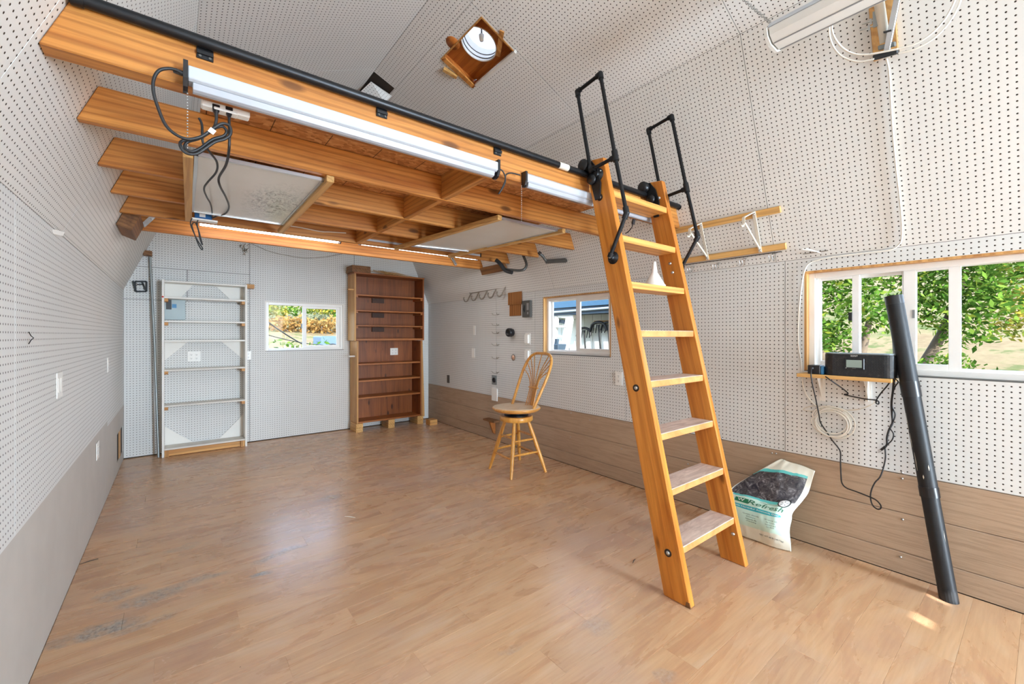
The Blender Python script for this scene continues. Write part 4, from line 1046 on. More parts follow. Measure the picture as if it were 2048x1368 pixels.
# loose strips round the opening
a, b = PRU(1004,62,0.006), PRU(996,112,-0.03); MB().bar(a, b, 0.032, 0.008, n2R).build('cross_strip', 'pine_x', sk)
a, b = PRU(1031,103,0.010), PRU(952,170,0.010); MB().bar(a, b, 0.020, 0.026, n2R).build('raw_edge_strip', 'white_paint_worn', sk)
a, b = PRU(888,118,0.006), PRU(946,172,0.006); MB().bar(a, b, 0.040, 0.010, n2R).build('edge_board', 'fir_y', sk)
a, b = PRU(887,138,0.014), PRU(914,154,0.014); tag(MB().bar(a, b, 0.028, 0.024, n2R).build('ceiling_block', 'pine_strip'), 'small pine block screwed to the ceiling beside the skylight box', 'block')
# flap of pegboard hanging by the ridge cut-out
f4 = [PRU(742,163,0.015), PRU(784,192,0.015), PRU(770,206,0.09), PRU(716,188,0.09)]
fm = MB(); nn = (f4[1]-f4[0]).cross(f4[3]-f4[0]).normalized()
fm.v = [Vector(p) for p in f4] + [p - nn*0.005 for p in f4]
w_, h_ = (f4[1]-f4[0]).length/0.0254, (f4[3]-f4[0]).length/0.0254
fm.uv[0] = [(0,0),(w_,0),(w_,h_),(0,h_)]; fm.uv[1] = [(0,h_),(w_,h_),(w_,0),(0,0)]
fm.f = [[0,1,2,3],[7,6,5,4],[1,0,4,5],[2,1,5,6],[3,2,6,7],[0,3,7,4]]
tag(fm.build('pegboard_flap', 'pegboard_cream'), 'loose pegboard flap hanging under the dark cut-out at the ridge', 'panel')

# ------------------------------------------------------------------ hanging shop light (upper right) with chain
hl_ = thing('hanging_light', 'white hanging shop light with clear cover on a chain at the upper right', 'light', (2.2, 0.2, 2.62))
plain('clear_cover', (214,212,206), 0.12, var=0.03)
MB().prism([(2.135, 0.80, 2.700), (2.265, 0.80, 2.700), (2.285, 0.80, 2.672), (2.115, 0.80, 2.672)], (0,-1.24,0)).build('housing', 'led_white', hl_, bevel=0.002)
MB().prism([(2.118, 0.795, 2.671), (2.282, 0.795, 2.671), (2.272, 0.795, 2.640), (2.235, 0.795, 2.618), (2.165, 0.795, 2.618), (2.128, 0.795, 2.640)], (0,-1.23,0)).build('cover', 'clear_cover', hl_, bevel=0.002)
MB().prism([(2.112, 0.815, 2.673), (2.288, 0.815, 2.673), (2.278, 0.815, 2.636), (2.238, 0.815, 2.612), (2.162, 0.815, 2.612), (2.122, 0.815, 2.636)], (0,-0.0145,0)).build('end_cap', 'clear_cover', hl_, bevel=0.001)
for xx in (2.165, 2.235): MB().cyl((xx, 0.79, 2.6165), (xx, -0.43, 2.6165), 0.003, 6).build('lens_rib', 'text_grey', hl_)
p0 = Vector((2.2, 0.79, 2.702)); p1 = PRU(1478, -8, 0.02)
m = MB(); nl = int((p1-p0).length/0.017)
dd = (p1-p0)/nl
for i in range(nl):
    c = p0 + dd*(i+0.5); u_ = dd.normalized(); sd = u_.cross(Vector((0,0,1)) if i % 2 else Vector((1,0,0))).normalized()
    m.tube([c + u_*(0.0125*cos(2*pi*k/10)) + sd*(0.006*sin(2*pi*k/10)) for k in range(10)], 0.0017, 5, closed=True)
mc = m.build('chain', 'steel', hl_); mc['kind'] = 'stuff'

# ------------------------------------------------------------------ antenna mount on the right slope
an = thing('antenna_mount', 'television antenna mast mount with white coax loops at the upper right', 'antenna', PRS(1775,100))
def RSl(Y, z, off=0.0): return Vector((xrs(z), Y, z)) + n1R*off
MB().prism([RSl(0.530,2.600), RSl(0.440,2.600), RSl(0.440,2.815), RSl(0.530,2.815)], n1R*0.020).build('backing_board', 'pine_z', an, bevel=0.002)
q0, q1 = PRS(1770,84,0.075), PRS(1753,-30,0.11)
MB().tube([q0, q1], 0.019, 16).build('mast', 'bracket_cream', an)
MB().bar(PRS(1772,112,0.10), PRS(1800,-30,0.13), 0.022, 0.024, n1R).build('boom', 'alu', an, bevel=0.001)
MB().obox(PRS(1772,109,0.10), (PRS(1797,102,0.10)-PRS(1747,116,0.10))/2, d1R*0.012, n1R*0.022).build('balun_box', 'plastic_black', an, bevel=0.004)
MB().obox(PRS(1774,92,0.095), (PRS(1790,88,0.09)-PRS(1756,97,0.09))/2, d1R*0.010, n1R*0.016).build('junction_box', 'box_grey', an, bevel=0.003)
for (u, v) in ((1750,40),(1746,52)):
    a = PRS(u,v,0.085); cl = MB().tube([PRS(u+18,v-6,0.085), a, PRS(u-26,v+9,0.085)], 0.0035, 6).build('clamp_bolt', 'steel', an)
    MB().obox(PRS(u-8,v+3,0.085), n1R*0.003, d1R*0.012, Vector((0,0.004,0))).build('wing_nut', 'steel', cl)
MB().bar(PRS(1751,22,0.09), PRS(1752,54,0.09), 0.018, 0.02, n1R).build('clamp_plate', 'galvanised', an)
MB().obox(PRS(1776,63,0.115), (PRS(1782,62,0.115)-PRS(1770,65,0.115))/2*1.3, d1R*0.004, n1R*0.016).build('boom_strap', 'plastic_black', an)
def rsp(l, off): return [PRS(u, v, off) for u, v in l]
cord('coax_loop', None, None, rsp([(1748,118),(1722,123),(1700,120),(1680,110),(1666,92),(1659,70),(1659,45)], 0.13), 0.0042, 'coax_white', an)
cord('coax_loop', None, None, rsp([(1795,98),(1765,104),(1735,109),(1710,108),(1688,98),(1672,80),(1664,60),(1665,42)], 0.145), 0.0042, 'coax_white', an)
cord('coax_loop', None, None, rsp([(1795,98),(1830,88),(1862,68),(1890,38),(1908,5),(1912,-15)], 0.13), 0.0042, 'coax_white', an)
cord('coax_loop', None, None, rsp([(1797,107),(1830,98),(1866,78),(1896,48),(1918,10),(1923,-15)], 0.12), 0.0042, 'coax_white', an)
# coax running down to the window and the coil below the radio shelf
cx1 = [PRS(u, v, 0.012) for u, v in ((1773,118),(1777,135),(1780,165),(1783,220),(1787,280),(1793,340),(1800,400),(1804,450),(1803,478),(1797,490))]
cx2 = [PX(u, v, XR-0.010) for u, v in ((1780,500),(1740,505),(1690,511),(1650,517),(1620,526),(1608,545),(1601,590),(1597,640),(1597,690),(1602,720),(1604,745),(1606,770),(1612,788),(1622,802),(1632,812))]
cord('coax_cable', 'white coax cable running down the right wall round the window corner', 'cable', cx1 + cx2, 0.0042, 'coax_white', None, 5)
cl = thing('coax_coil', 'coiled white coax cable hanging on the pegboard below the radio shelf', 'cable', PX(1667,875,XR))
random.seed(5)
cc0 = PX(1667,843,XR)
m = MB(); pts = []
for lp in range(6):
    ox, oz, rr_ = random.uniform(-0.014,0.014), random.uniform(-0.010,0.006), 0.080 + random.uniform(-0.010,0.010)
    for k in range(20):
        a = 2*pi*k/20 + 0.3
        pts.append(Vector((XR-0.012-lp*0.004, cc0.y+ox+rr_*cos(a)*(1.05), cc0.z+oz+rr_*sin(a))))
MB().tube(smooth_path(pts, 2), 0.0038, 6).build('coil', 'coax_white', cl)
cord('tail', None, None, [PX(u, v, XR-0.016) for u, v in ((1632,812),(1645,818),(1660,815),(1690,820),(1720,818),(1745,808),(1756,797))], 0.0024, 'bracket_cream', cl)
cord('tail', None, None, [PX(u, v, XR-0.014) for u, v in ((1668,822),(1640,812),(1615,814),(1607,820),(1625,822),(1650,818))], 0.0024, 'bracket_cream', cl)

# ------------------------------------------------------------------ shelf-bracket rack on the right slope
def slope_rail(label, Ya, Yb, z0, z1):
    o = MB().prism([RSl(Ya,z0), RSl(Yb,z0), RSl(Yb,z1), RSl(Ya,z1)], n1R*0.019).build('wall_rail', 'pine_strip', bevel=0.0015); return tag(o, label, 'rail', 'pine rails behind the ladder')
slope_rail('upper pine rail carrying the shelf brackets behind the ladder', 1.76, 1.018, 2.022, 2.060)
slope_rail('lower pine rail carrying the shelf brackets behind the ladder', 1.78, 1.018, 1.810, 1.846)
for Yb_, lab in ((1.512, 'cream metal shelf bracket on the pine rails nearest the ladder'), (1.164, 'rusty cream metal shelf bracket on the pine rails nearest the wide window')):
    r = thing('shelf_bracket', lab, 'bracket', RSl(Yb_, 1.82))
    MB().bar(RSl(Yb_,1.815,0.0225), RSl(Yb_,2.062,0.0225), 0.020, 0.006, n1R).build('upright', 'bracket_cream', r, bevel=0.001)
    tipa = RSl(Yb_,2.058,0.022) + n1R*0.155 + d1R*0.0
    MB().bar(RSl(Yb_,2.058,0.024), tipa, 0.018, 0.006, d1R).build('arm', 'bracket_cream', r, bevel=0.001)
    MB().bar(RSl(Yb_,1.838,0.026), tipa - d1R*0.035 - n1R*0.004, 0.014, 0.008, Vector((0,1,0))).build('brace', 'bracket_cream', r, bevel=0.001)
    MB().prism([tipa - d1R*0.002 + Vector((0,-0.009,0)), tipa - d1R*0.002 + Vector((0,0.009,0)), tipa - d1R*0.036 + n1R*0.012 + Vector((0,0.009,0)), tipa - d1R*0.036 + n1R*0.012 + Vector((0,-0.009,0))], n1R*0.004).build('tip_plate', 'bracket_cream', r)
    MB().tube([tipa - d1R*0.036 + n1R*0.012, tipa - d1R*0.048 + n1R*0.022, tipa - d1R*0.044 + n1R*0.045, tipa - d1R*0.034 + n1R*0.050], 0.006, 8).build('hook_tip', 'bracket_cream', r)
    for zz in (1.828, 2.045): MB().sphere(RSl(Yb_, zz, 0.027), 0.0055, 8).build('screw', 'steel', r)
tag(MB().tube([RSl(1.70,1.800,0.012), RSl(1.05,1.800,0.012)], 0.003, 6).build('hook_rod', 'gunmetal'), 'thin dark rod fixed just under the lower pine rail', 'rod')
def wire_hook(P0, n, u, label, s=1.0):
    r = thing('peg_hook', label, 'hook', P0, 'double wire hooks under the pine rail')
    for sgn in (-1, 1):
        o = P0 + u*(0.009*sgn*s)
        pts = [o, o + n*0.012*s, o + n*0.030*s - Vector((0,0,0.026*s)), o + n*0.050*s - Vector((0,0,0.032*s)), o + n*0.066*s - Vector((0,0,0.010*s)), o + n*0.072*s + Vector((0,0,0.008*s))]
        MB().tube(smooth_path(pts, 4), 0.0022, 6).build('prong', 'steel', r)
    MB().tube([P0 - u*0.012*s, P0 + u*0.012*s], 0.0022, 6).build('crossbar', 'steel', r)
for k, (u, v) in enumerate(((1386,533),(1437,526),(1490,517),(1549,507))):
    wire_hook(PRS(u, v, 0.006), n1R, Vector((0,1,0)), ['first','second','third','fourth'][k] + ' double wire hook from the ladder under the pine rail')
# white double prong and wire right of the rack
r = thing('peg_hook', 'white coated double prong hook left of the wide window top', 'hook', PRS(1635,505))
for du in (0, 9):
    MB().tube([PRS(1640-du*0.9,505-du*0.1,0.004), PRS(1604-du*0.9+8,497+du*0.1,0.085)], 0.0032, 8).build('prong', 'plastic_white', r)
tag(MB().tube([PRS(1606,508,0.008), PRS(1630,505,0.008), PRS(1656,501,0.008)], 0.0026, 6).build('wire_peg', 'wire_grey'), 'bare wire peg beside the white prong hook', 'hook')

# ------------------------------------------------------------------ things on the far right wall
def pxr(l, off): return [PX(u, v, XR-off) for u, v in l]
# foam covered hangers on the slope
def hanger(label, pts, n_foam):
    r = thing('foam_hanger', label, 'hook', pts[0], 'foam covered hangers under the loft')
    MB().tube(smooth_path(pts, 4), 0.014, 10).build('arm', 'gunmetal', r)
    return r
h1 = hanger('large grey U-shaped foam covered hanger on the right slope under the loft', [PRS(1041,497,0.012), PRS(1047,512,0.05), PRS(1053,528,0.10), PRS(1050,537,0.16), PRS(1040,541,0.20), PRS(1012,539,0.24)], 2)
MB().tube(smooth_path([PRS(1024,545,0.25), PRS(1010,540,0.26), PRS(1000,527,0.27), PRS(992,520,0.28)], 4), 0.021, 10).build('foam_sleeve', 'rubber_black', h1)
h2 = hanger('smaller foam covered hanger on the right slope beside the ladder', [PRS(1134,521,0.012), PRS(1118,522,0.05), PRS(1094,522,0.09), PRS(1086,513,0.12), PRS(1078,506,0.15)], 2)
MB().tube([PRS(1132,521,0.014), PRS(1092,523,0.09)], 0.021, 10).build('foam_sleeve', 'gunmetal', h2)
MB().tube([PRS(1081,508,0.145), PRS(1077,504,0.155)], 0.016, 10).build('end_cap', 'dark_gap', h2)
# five-hook utility rack
ur = thing('hook_rack', 'grey wire rack with five hooks on the right wall below the hangers', 'hook rack', PX(975,598,XR))
ra, rb_ = PX(939,581,XR-0.02), PX(1010,567,XR-0.02)
rc, rd = PX(941,587,XR-0.03), PX(1013,574,XR-0.03)
MB().tube([ra, rb_], 0.006, 6).build('rail_wire', 'wire_grey', ur); MB().tube([rc, rd], 0.006, 6).build('rail_wire', 'wire_grey', ur)
MB().bar(ra, rc, 0.02, 0.012).build('end_plate', 'wire_grey', ur); MB().bar(rb_, rd, 0.02, 0.012).build('end_plate', 'wire_grey', ur)
for k in range(5):
    q = rc.lerp(rd, 0.02+0.24*k); q2 = ra.lerp(rb_, 0.02+0.24*k)
    MB().tube(smooth_path([q, q + Vector((-0.012,0.03,-0.05)), q + Vector((-0.020,0.06,-0.095)), q + Vector((-0.030,0.10,-0.100)), q + Vector((-0.035,0.125,-0.065)), q + Vector((-0.035,0.115,-0.045))], 4), 0.008, 8).build('hook', 'wire_grey', ur)
# two brown shingles
a, b = PX(1018,586,XR), PX(1045,608,XR)
sh = thing('shingle_samples', 'two overlapping brown cedar shingles fixed above the black knob', 'shingles', PX(1032,631,XR))
wood('cedar', (176,118,60), (146,92,42), 2, rough=0.6, stretch=20)
c, d = PX(1020,602,XR), PX(1042.5,631,XR)
MB().box((XR-0.008, c.y, d.z), (XR-0.0005, d.y, c.z)).build('shingle', 'cedar', sh)
MB().box((XR-0.016, a.y, b.z), (XR-0.0085, b.y, a.z)).build('shingle', 'cedar', sh)
# grey safety switch box
a, b = PX(1048.5,602,XR), PX(1064,634,XR)
sb_ = thing('switch_box', 'grey steel safety switch box between the shingles and the window', 'switch box', ((XR, (a.y+b.y)/2, b.z)))
MB().box((XR-0.032, b.y, b.z), (XR-0.0008, a.y, a.z)).build('case', 'gunmetal', sb_, bevel=0.003)
MB().box((XR-0.0335, b.y+0.018, b.z+0.075), (XR-0.0321, b.y+0.052, a.z-0.03)).build('label_patch', 'text_grey', sb_)
MB().prism([(XR-0.0325, a.y-0.022, a.z-0.095), (XR-0.0325, a.y-0.045, a.z-0.05), (XR-0.0325, a.y-0.045, a.z-0.13)], (-0.006,0,0)).build('handle', 'plastic_black', sb_)
MB().box((XR-0.0335, b.y+0.022, b.z+0.03), (XR-0.0321, b.y+0.045, b.z+0.055)).build('latch', 'text_grey', sb_)
# black round knob (pipe coupling)
c = PX(1025,665,XR)
kb = thing('pipe_coupling', 'black round plastic coupling sticking out of the pegboard', 'coupling', c - Vector((0,0,0.05)))
MB().lathe([(0.040,0.0),(0.046,0.010),(0.050,0.020),(0.050,0.060),(0.046,0.068),(0.030,0.068),(0.028,0.030),(0.0001,0.030)], c, 14, (-1,0,0)).build('body', 'plastic_black', kb)
# bare round lamp hole with reflector
c = PX(1027,715,XR)
lp_ = thing('round_lamp_hole', 'round copper-coloured lamp hole in the pegboard above the stool', 'lamp', c - Vector((0,0,0.035)))
plain('copper_foil', (214,160,130), 0.3, 0.6, var=0.3, scale=60)
MB().lathe([(0.036,0.0),(0.036,0.004),(0.030,0.005)], c, 20, (-1,0,0)).build('rim', 'wire_grey', lp_)
MB().lathe([(0.030,0.0045),(0.018,0.006),(0.0001,0.010)], c, 20, (-1,0,0)).build('reflector', 'copper_foil', lp_)
# vertical row of curved wire hooks along the seam
for k, v in enumerate((628,649,665,689,715,744)):
    P0 = PX(998-0.18*k*0.5, v, XR-0.003); r = thing('seam_hook', ['topmost','second','third','fourth','fifth','lowest'][k] + ' curved wire hook along the pegboard seam left of the knob', 'hook', P0, 'wire hooks on the seam')
    MB().tube(smooth_path([P0, P0 + Vector((-0.03,0.012,-0.012)), P0 + Vector((-0.055,0.035,-0.010)), P0 + Vector((-0.07,0.055,0.012))], 4), 0.003, 6).build('prong', 'wire_grey', r)
    MB().tube(smooth_path([P0, P0 + Vector((-0.03,-0.012,-0.012)), P0 + Vector((-0.055,-0.035,-0.010)), P0 + Vector((-0.07,-0.05,0.012))], 4), 0.003, 6).build('prong', 'wire_grey', r)
# small wooden bracket low on the siding behind the stool
wbk = thing('saw_bracket', 'small reddish wooden bracket low on the siding behind the stool', 'bracket', PX(990,875,XR))
a, b = PX(980,836,XR), PX(1000,846,XR)
MB().box((XR-0.09, b.y, b.z+0.01), (XR-0.001, a.y+0.02, b.z+0.032)).build('ledge', 'brown_block', wbk)
MB().prism([(XR-0.085, (a.y+b.y)/2-0.012, b.z+0.0095), (XR-0.001, (a.y+b.y)/2-0.012, b.z+0.0095), (XR-0.001, (a.y+b.y)/2-0.012, b.z-0.15), (XR-0.03, (a.y+b.y)/2-0.012, b.z-0.13)], (0,0.024,0)).build('gusset', 'brown_shelf_x', wbk)

# left wall: black wire hook, gap in the skirting with bare stud
P0 = PX(53,676,XL)
r = thing('wire_hook', 'small black wire hook on the left pegboard wall near the camera', 'hook', P0)
MB().tube([P0 + Vector((0.004,0.006,0.022)), P0 + Vector((0.010,0.004,0.008)), P0 + Vector((0.018,-0.004,0.0)), P0 + Vector((0.010,0.004,-0.008)), P0 + Vector((0.004,0.006,-0.022))], 0.0016, 6).build('wire', 'iron_dark', r)
tag(MB().box((XL-0.0055, 5.47, 0.101), (XL-0.0015, 5.62, 0.359)).build('bare_stud', 'pine_z'), 'bare wood stud showing in the gap of the left skirting', 'stud')
# white slip of paint tape on the slope joint
a, b = PLS(103,462,0.004), PLS(127,468,0.03); tag(MB().bar(a, b, 0.02, 0.002, n1L).build('tape_strip', 'white_paint'), 'short strip of white tape peeling at the left slope joint', 'tape')

# screws on the siding and pegboard (parts of the right wall)
for (u, v) in ((1804,945),(1804,957),(1805,1039),(1801,1114),(1544,906),(1552,907),(1376,928),(1243,898),(1142,826),(1141,874),(1180,840),(1444,877),(1500,886)):
    q = PX(u, v, XR); MB().lathe([(0.0055,-0.001),(0.0055,0.001),(0.0001,0.003)], q, 8, (-1,0,0)).build('screw', 'steel', wr)
# ------------------------------------------------------------------ radio shelf under the wide window
XS = 2.895
ra = PX(1593,748,XS); rb = PX(1783,760,XS)
zsh = 1.043
shf = thing('radio_shelf', 'small pine shelf under the wide window holding the clock radio', 'shelf', (2.96, (ra.y+rb.y)/2, 0.86))
MB().box((XS, rb.y, zsh-0.020), (XR-0.0008, ra.y, zsh)).build('board', 'pine_strip', shf, bevel=0.0015)
for u in (1645, 1737):
    yy = PX(u, 780, XR).y
    bk = MB(); bk.box((XR-0.004, yy-0.014, zsh-0.165), (XR-0.0009, yy+0.014, zsh-0.0205)); bk.box((XR-0.105, yy-0.014, zsh-0.0245), (XR-0.0009, yy+0.014, zsh-0.0205))
    bk.prism([(XR-0.090, yy-0.0015, zsh-0.0245), (XR-0.004, yy-0.0015, zsh-0.0245), (XR-0.004, yy-0.0015, zsh-0.14), (XR-0.014, yy-0.0015, zsh-0.14)], (0,0.003,0))
    bk.build('bracket', 'white_paint', shf)
# clock radio
YR0, YR1 = 0.492, 0.806; ZR0, ZR1 = zsh+0.001, 1.170
rd_ = thing('clock_radio', 'dusty black clock radio with a small grey display on the window shelf', 'radio', (2.96, (YR0+YR1)/2, ZR0))
def _dusty():
    t = NT('radio_black'); p = t.pos()
    m = t.ramp(t.noise(p, 40.0, 6.0, 0.75), [(0.52,(0,0,0,1)),(0.75,(1,1,1,1))])
    c = t.mix(t.math('MULTIPLY', m, 0.35), lin((22,23,26)), lin((130,118,108))); t.base(c, 0.32, 0, 0.5)
_dusty()
m = MB(); rc_ = 0.045; out = []
xf, xb = 2.902, 3.015
for k in range(7): a = pi/2*k/6; out.append((xf+rc_*(1-sin(a)), YR0+rc_*(1-cos(a))))
out = [(xb, YR0)] + [(xf + rc_*(1-sin(pi/2*k/6)), YR0 + rc_*(1-cos(pi/2*k/6))) for k in range(7)] + [(xf + rc_*(1-cos(pi/2*k/6)), YR1 - rc_*(1-sin(pi/2*k/6))) for k in range(7)] + [(xb, YR1)]
MB().prism([(x, y, ZR0) for x, y in out], (0,0,ZR1-ZR0-0.006)).build('case', 'radio_black', rd_, bevel=0.002)
MB().prism([(x*0.995+0.0148 if x < 3 else x, YR0+(y-YR0)*0.985+0.002, ZR1-0.0055) for x, y in out], (0,0,0.0055)).build('top_rim', 'box_grey', rd_)
yd0, yd1 = PX(1724,720,xf).y, PX(1693,720,xf).y
zd0, zd1 = PX(1708,735,xf).z, PX(1708,720,xf).z
MB().box((xf-0.004, yd0-0.010, zd0-0.010), (xf+0.002, yd1+0.010, zd1+0.009)).build('bezel', 'plastic_black', rd_, bevel=0.002)
plain('lcd', (140,156,148), 0.25, var=0.03)
MB().box((xf-0.0048, yd0, zd0), (xf-0.0041, yd1, zd1)).build('display', 'lcd', rd_)
for k, dy in enumerate((-0.062, 0.098)):  # perforated speaker fields
    m = MB()
    for i in range(7):
        for j in range(6):
            y_ = (YR0+YR1)/2 + dy + (i-3)*0.011 - 0.02; z_ = ZR0 + 0.022 + j*0.014
            if YR0+0.05 < y_ < YR1-0.05: m.obox((xf-0.0004, y_, z_), (0.0004,0,0), (0,0.0028,0.0028), (0,-0.0028,0.0028))
    g = m.build('speaker_holes', 'plastic_black', rd_); g['kind'] = 'stuff'
def text_mesh(txt, size, spacing=1.0, shear=0.0):
    cu = bpy.data.curves.new('lettering', 'FONT'); cu.body = txt; cu.size = size; cu.align_x = 'CENTER'; cu.align_y = 'CENTER'; cu.resolution_u = 2; cu.space_character = spacing; cu.shear = shear
    ob = bpy.data.objects.new('lettering', cu); COL.objects.link(ob)
    dg = bpy.context.evaluated_depsgraph_get(); me = bpy.data.meshes.new_from_object(ob.evaluated_get(dg))
    vs = [v.co.copy() for v in me.vertices]; fs = [list(p.vertices) for p in me.polygons]
    bpy.data.objects.remove(ob); bpy.data.curves.remove(cu); bpy.data.meshes.remove(me)
    return vs, fs
def lettering(name, txt, size, fn, mat, parent, **kw):
    vs, fs = text_mesh(txt, size, **kw)
    m = MB(); m.v = [fn(v.x, v.y) for v in vs]; m.f = fs
    return m.build(name, mat, parent)
yc_ = (yd0+yd1)/2
lettering('logo_lettering', 'SONY', 0.011, lambda x, y: Vector((xf-0.0006, yc_ - x, ZR1-0.014 + y)), 'text_white', rd_, spacing=1.1)
lettering('logo_lettering', 'DREAM', 0.005, lambda x, y: Vector((xf-0.0045, yc_ - x, zd0-0.005 + y)), 'text_grey', rd_)
MB().obox((xf-0.0044, yd1+0.001, zd0-0.004), (0.0004,0,0), (0,0.0014,0), (0,0,0.0014)).build('indicator', 'text_white', rd_)
# black charger block on the shelf
cb = PX(1612,725,2.91)
chg = thing('charger_block', 'black charger block on the pine shelf left of the radio', 'charger', (2.95, 0.855, zsh))
ya, yb2 = PX(1640,735,2.91).y, PX(1615,735,2.91).y
MB().box((2.91, ya, zsh+0.001), (2.985, yb2, zsh+0.052)).build('body', 'plastic_black', chg, bevel=0.003)
MB().lathe([(0.010,0),(0.010,0.006),(0.004,0.010)], (2.91, yb2-0.022, zsh+0.034), 12, (-1,0,0)).build('plug', 'rubber_black', chg)
tag(MB().box((2.912, ya-0.016, zsh+0.001), (2.985, ya-0.002, zsh+0.046)).build('blue_case', 'sticker_blue', bevel=0.002), 'thin bright blue plastic case between the charger and the radio', 'case')
def pw(l): return [PX(u, v, x) for u, v, x in l]
cord('charger_cord', None, None, [Vector((2.902, yb2-0.022, zsh+0.034))] + pw([(1622,748,2.885),(1625,770,2.887),(1632,800,2.93),(1638,830,2.96),(1641,845,2.985),(1652,862,3.0),(1664,880,3.0),(1676,895,3.0),(1681,905,3.0),(1681,925,3.0),(1682,950,2.99),(1684,966,2.985),(1693,976,2.98),(1712,983,2.975),(1735,992,2.97),(1752,1000,2.965),(1761,1010,2.96),(1761,1017,2.96),(1754,1018,2.96),(1745,1010,2.965),(1741,995,2.97),(1743,980,2.975),(1750,965,2.98),(1760,954,2.985),(1767,935,3.0),(1771,915,3.0),(1770,895,3.0)]), 0.0035, 'rubber_black', chg, 5)
cord('radio_cord', None, None, pw([(1645,748,2.93),(1655,756,2.885),(1668,765,2.89),(1685,777,2.95),(1696,787,3.0),(1688,789,3.0),(1705,793,3.0),(1730,798,3.0),(1750,800,3.0),(1757,803,3.0),(1757,808,3.0),(1752,806,3.0),(1754,798,3.0),(1763,785,2.98),(1775,771,2.95),(1784,757,2.93)]), 0.0034, 'rubber_black', rd_, 5)
cord('radio_cord', None, None, pw([(1788,756,2.93),(1786,780,2.96),(1783,805,2.98),(1784,828,3.0),(1785,845,3.0),(1778,860,3.0),(1774,875,3.0),(1774,888,3.0),(1770,895,3.0)]), 0.005, 'rubber_black', rd_, 5)
cord('radio_cord', None, None, pw([(1790,757,2.93),(1796,764,2.94),(1790,774,2.96),(1785,790,2.98),(1784,812,2.99),(1790,828,2.99),(1787,842,2.99),(1780,855,2.99),(1787,868,2.99),(1784,880,2.99),(1774,890,2.99)]), 0.003, 'rubber_black', rd_, 5)
pg = MB().bar(PX(1771,893,2.995), PX(1762,900,2.995), 0.014, 0.012); pg = pg.build('mains_plug', 'rubber_black', rd_, bevel=0.002)
for dv in (0, 4): MB().bar(PX(1763,898+dv,2.995), PX(1756,901+dv,2.995), 0.002, 0.005).build('pin', 'steel', pg)

# ------------------------------------------------------------------ black pipe leaning on the window wall
b0 = PZ(1897, 1200, 0.0); b0.x = min(b0.x, 2.955); 
b0 = Vector((2.905, 0.300, 0.0)); t0 = PX(1787, 592, 2.965)
ax = (t0-b0).normalized(); Lp = (t0-b0).length
pp_ = thing('black_pipe', 'long black plastic extension pipe leaning beside the radio shelf', 'pipe', b0)
plain('pipe_plastic', (30,31,33), 0.48, var=0.35, scale=26, spec=0.35)
def seg(a, b, r, mat='pipe_plastic', name='section'):
    return MB().tube([b0 + ax*Lp*a, b0 + ax*Lp*b], r, 24).build(name, mat, pp_)
seg(0.03, 0.33, 0.0345); seg(0.345, 0.66, 0.0360); seg(0.675, 0.985, 0.0370)
seg(0.32, 0.352, 0.0385, 'plastic_black', 'coupling'); seg(0.648, 0.700, 0.0395, 'plastic_black', 'coupling'); seg(0.97, 1.0, 0.0385, 'plastic_black', 'end_collar')
n = 20; side = Vector((0,1,0)); fwd = Vector((1,0,0))
m = MB(); q = b0 + ax*Lp*0.034
lo_, hi_ = [], []
s1_ = ax.orthogonal().normalized(); u1_ = ax.cross(s1_)
for k in range(n):
    a = 2*pi*k/n; hi_.append(q + (s1_*cos(a)+u1_*sin(a))*0.0348)
for h in hi_: lo_.append(Vector((h.x - ax.x/ax.z*h.z, h.y - ax.y/ax.z*h.z, 0.001)))
m.add(lo_+hi_, [(k, (k+1) % n, n+(k+1) % n, n+k) for k in range(n)] + [tuple(range(n))[::-1]])
m.build('cut_end', 'pipe_plastic', pp_)
for a, wd, ln_, sh_ in ((0.385,0.003,0.012,0.3),(0.415,0.0025,0.016,-0.4),(0.43,0.0015,0.05,0.9),(0.50,0.0012,0.04,1.1),(0.56,0.0012,0.05,1.2),(0.20,0.0012,0.03,-0.8)):
    q = b0 + ax*Lp*a; d_ = (CV - q); d_ -= ax*d_.dot(ax); d_.normalize(); sd_ = d_.cross(ax)
    d2_ = (d_*cos(sh_) + sd_*sin(sh_)); t2_ = d2_.cross(ax); rr_ = 0.0363 if a > 0.345 else 0.0348
    MB().prism([q + d2_*rr_ + ax*ln_, q + d2_*rr_ + t2_*wd + ax*ln_*0.2, q + d2_*rr_ - ax*ln_*0.8 + t2_*wd*0.4, q + d2_*rr_ - t2_*wd*0.7], d2_*0.0006).build('paint_scuff', 'bracket_cream', pp_)

# ------------------------------------------------------------------ bag of stall refresher
bag = thing('feed_bag', 'crumpled white and teal plastic bag slumped against the siding behind the ladder', 'bag', (2.88, 1.08, 0))
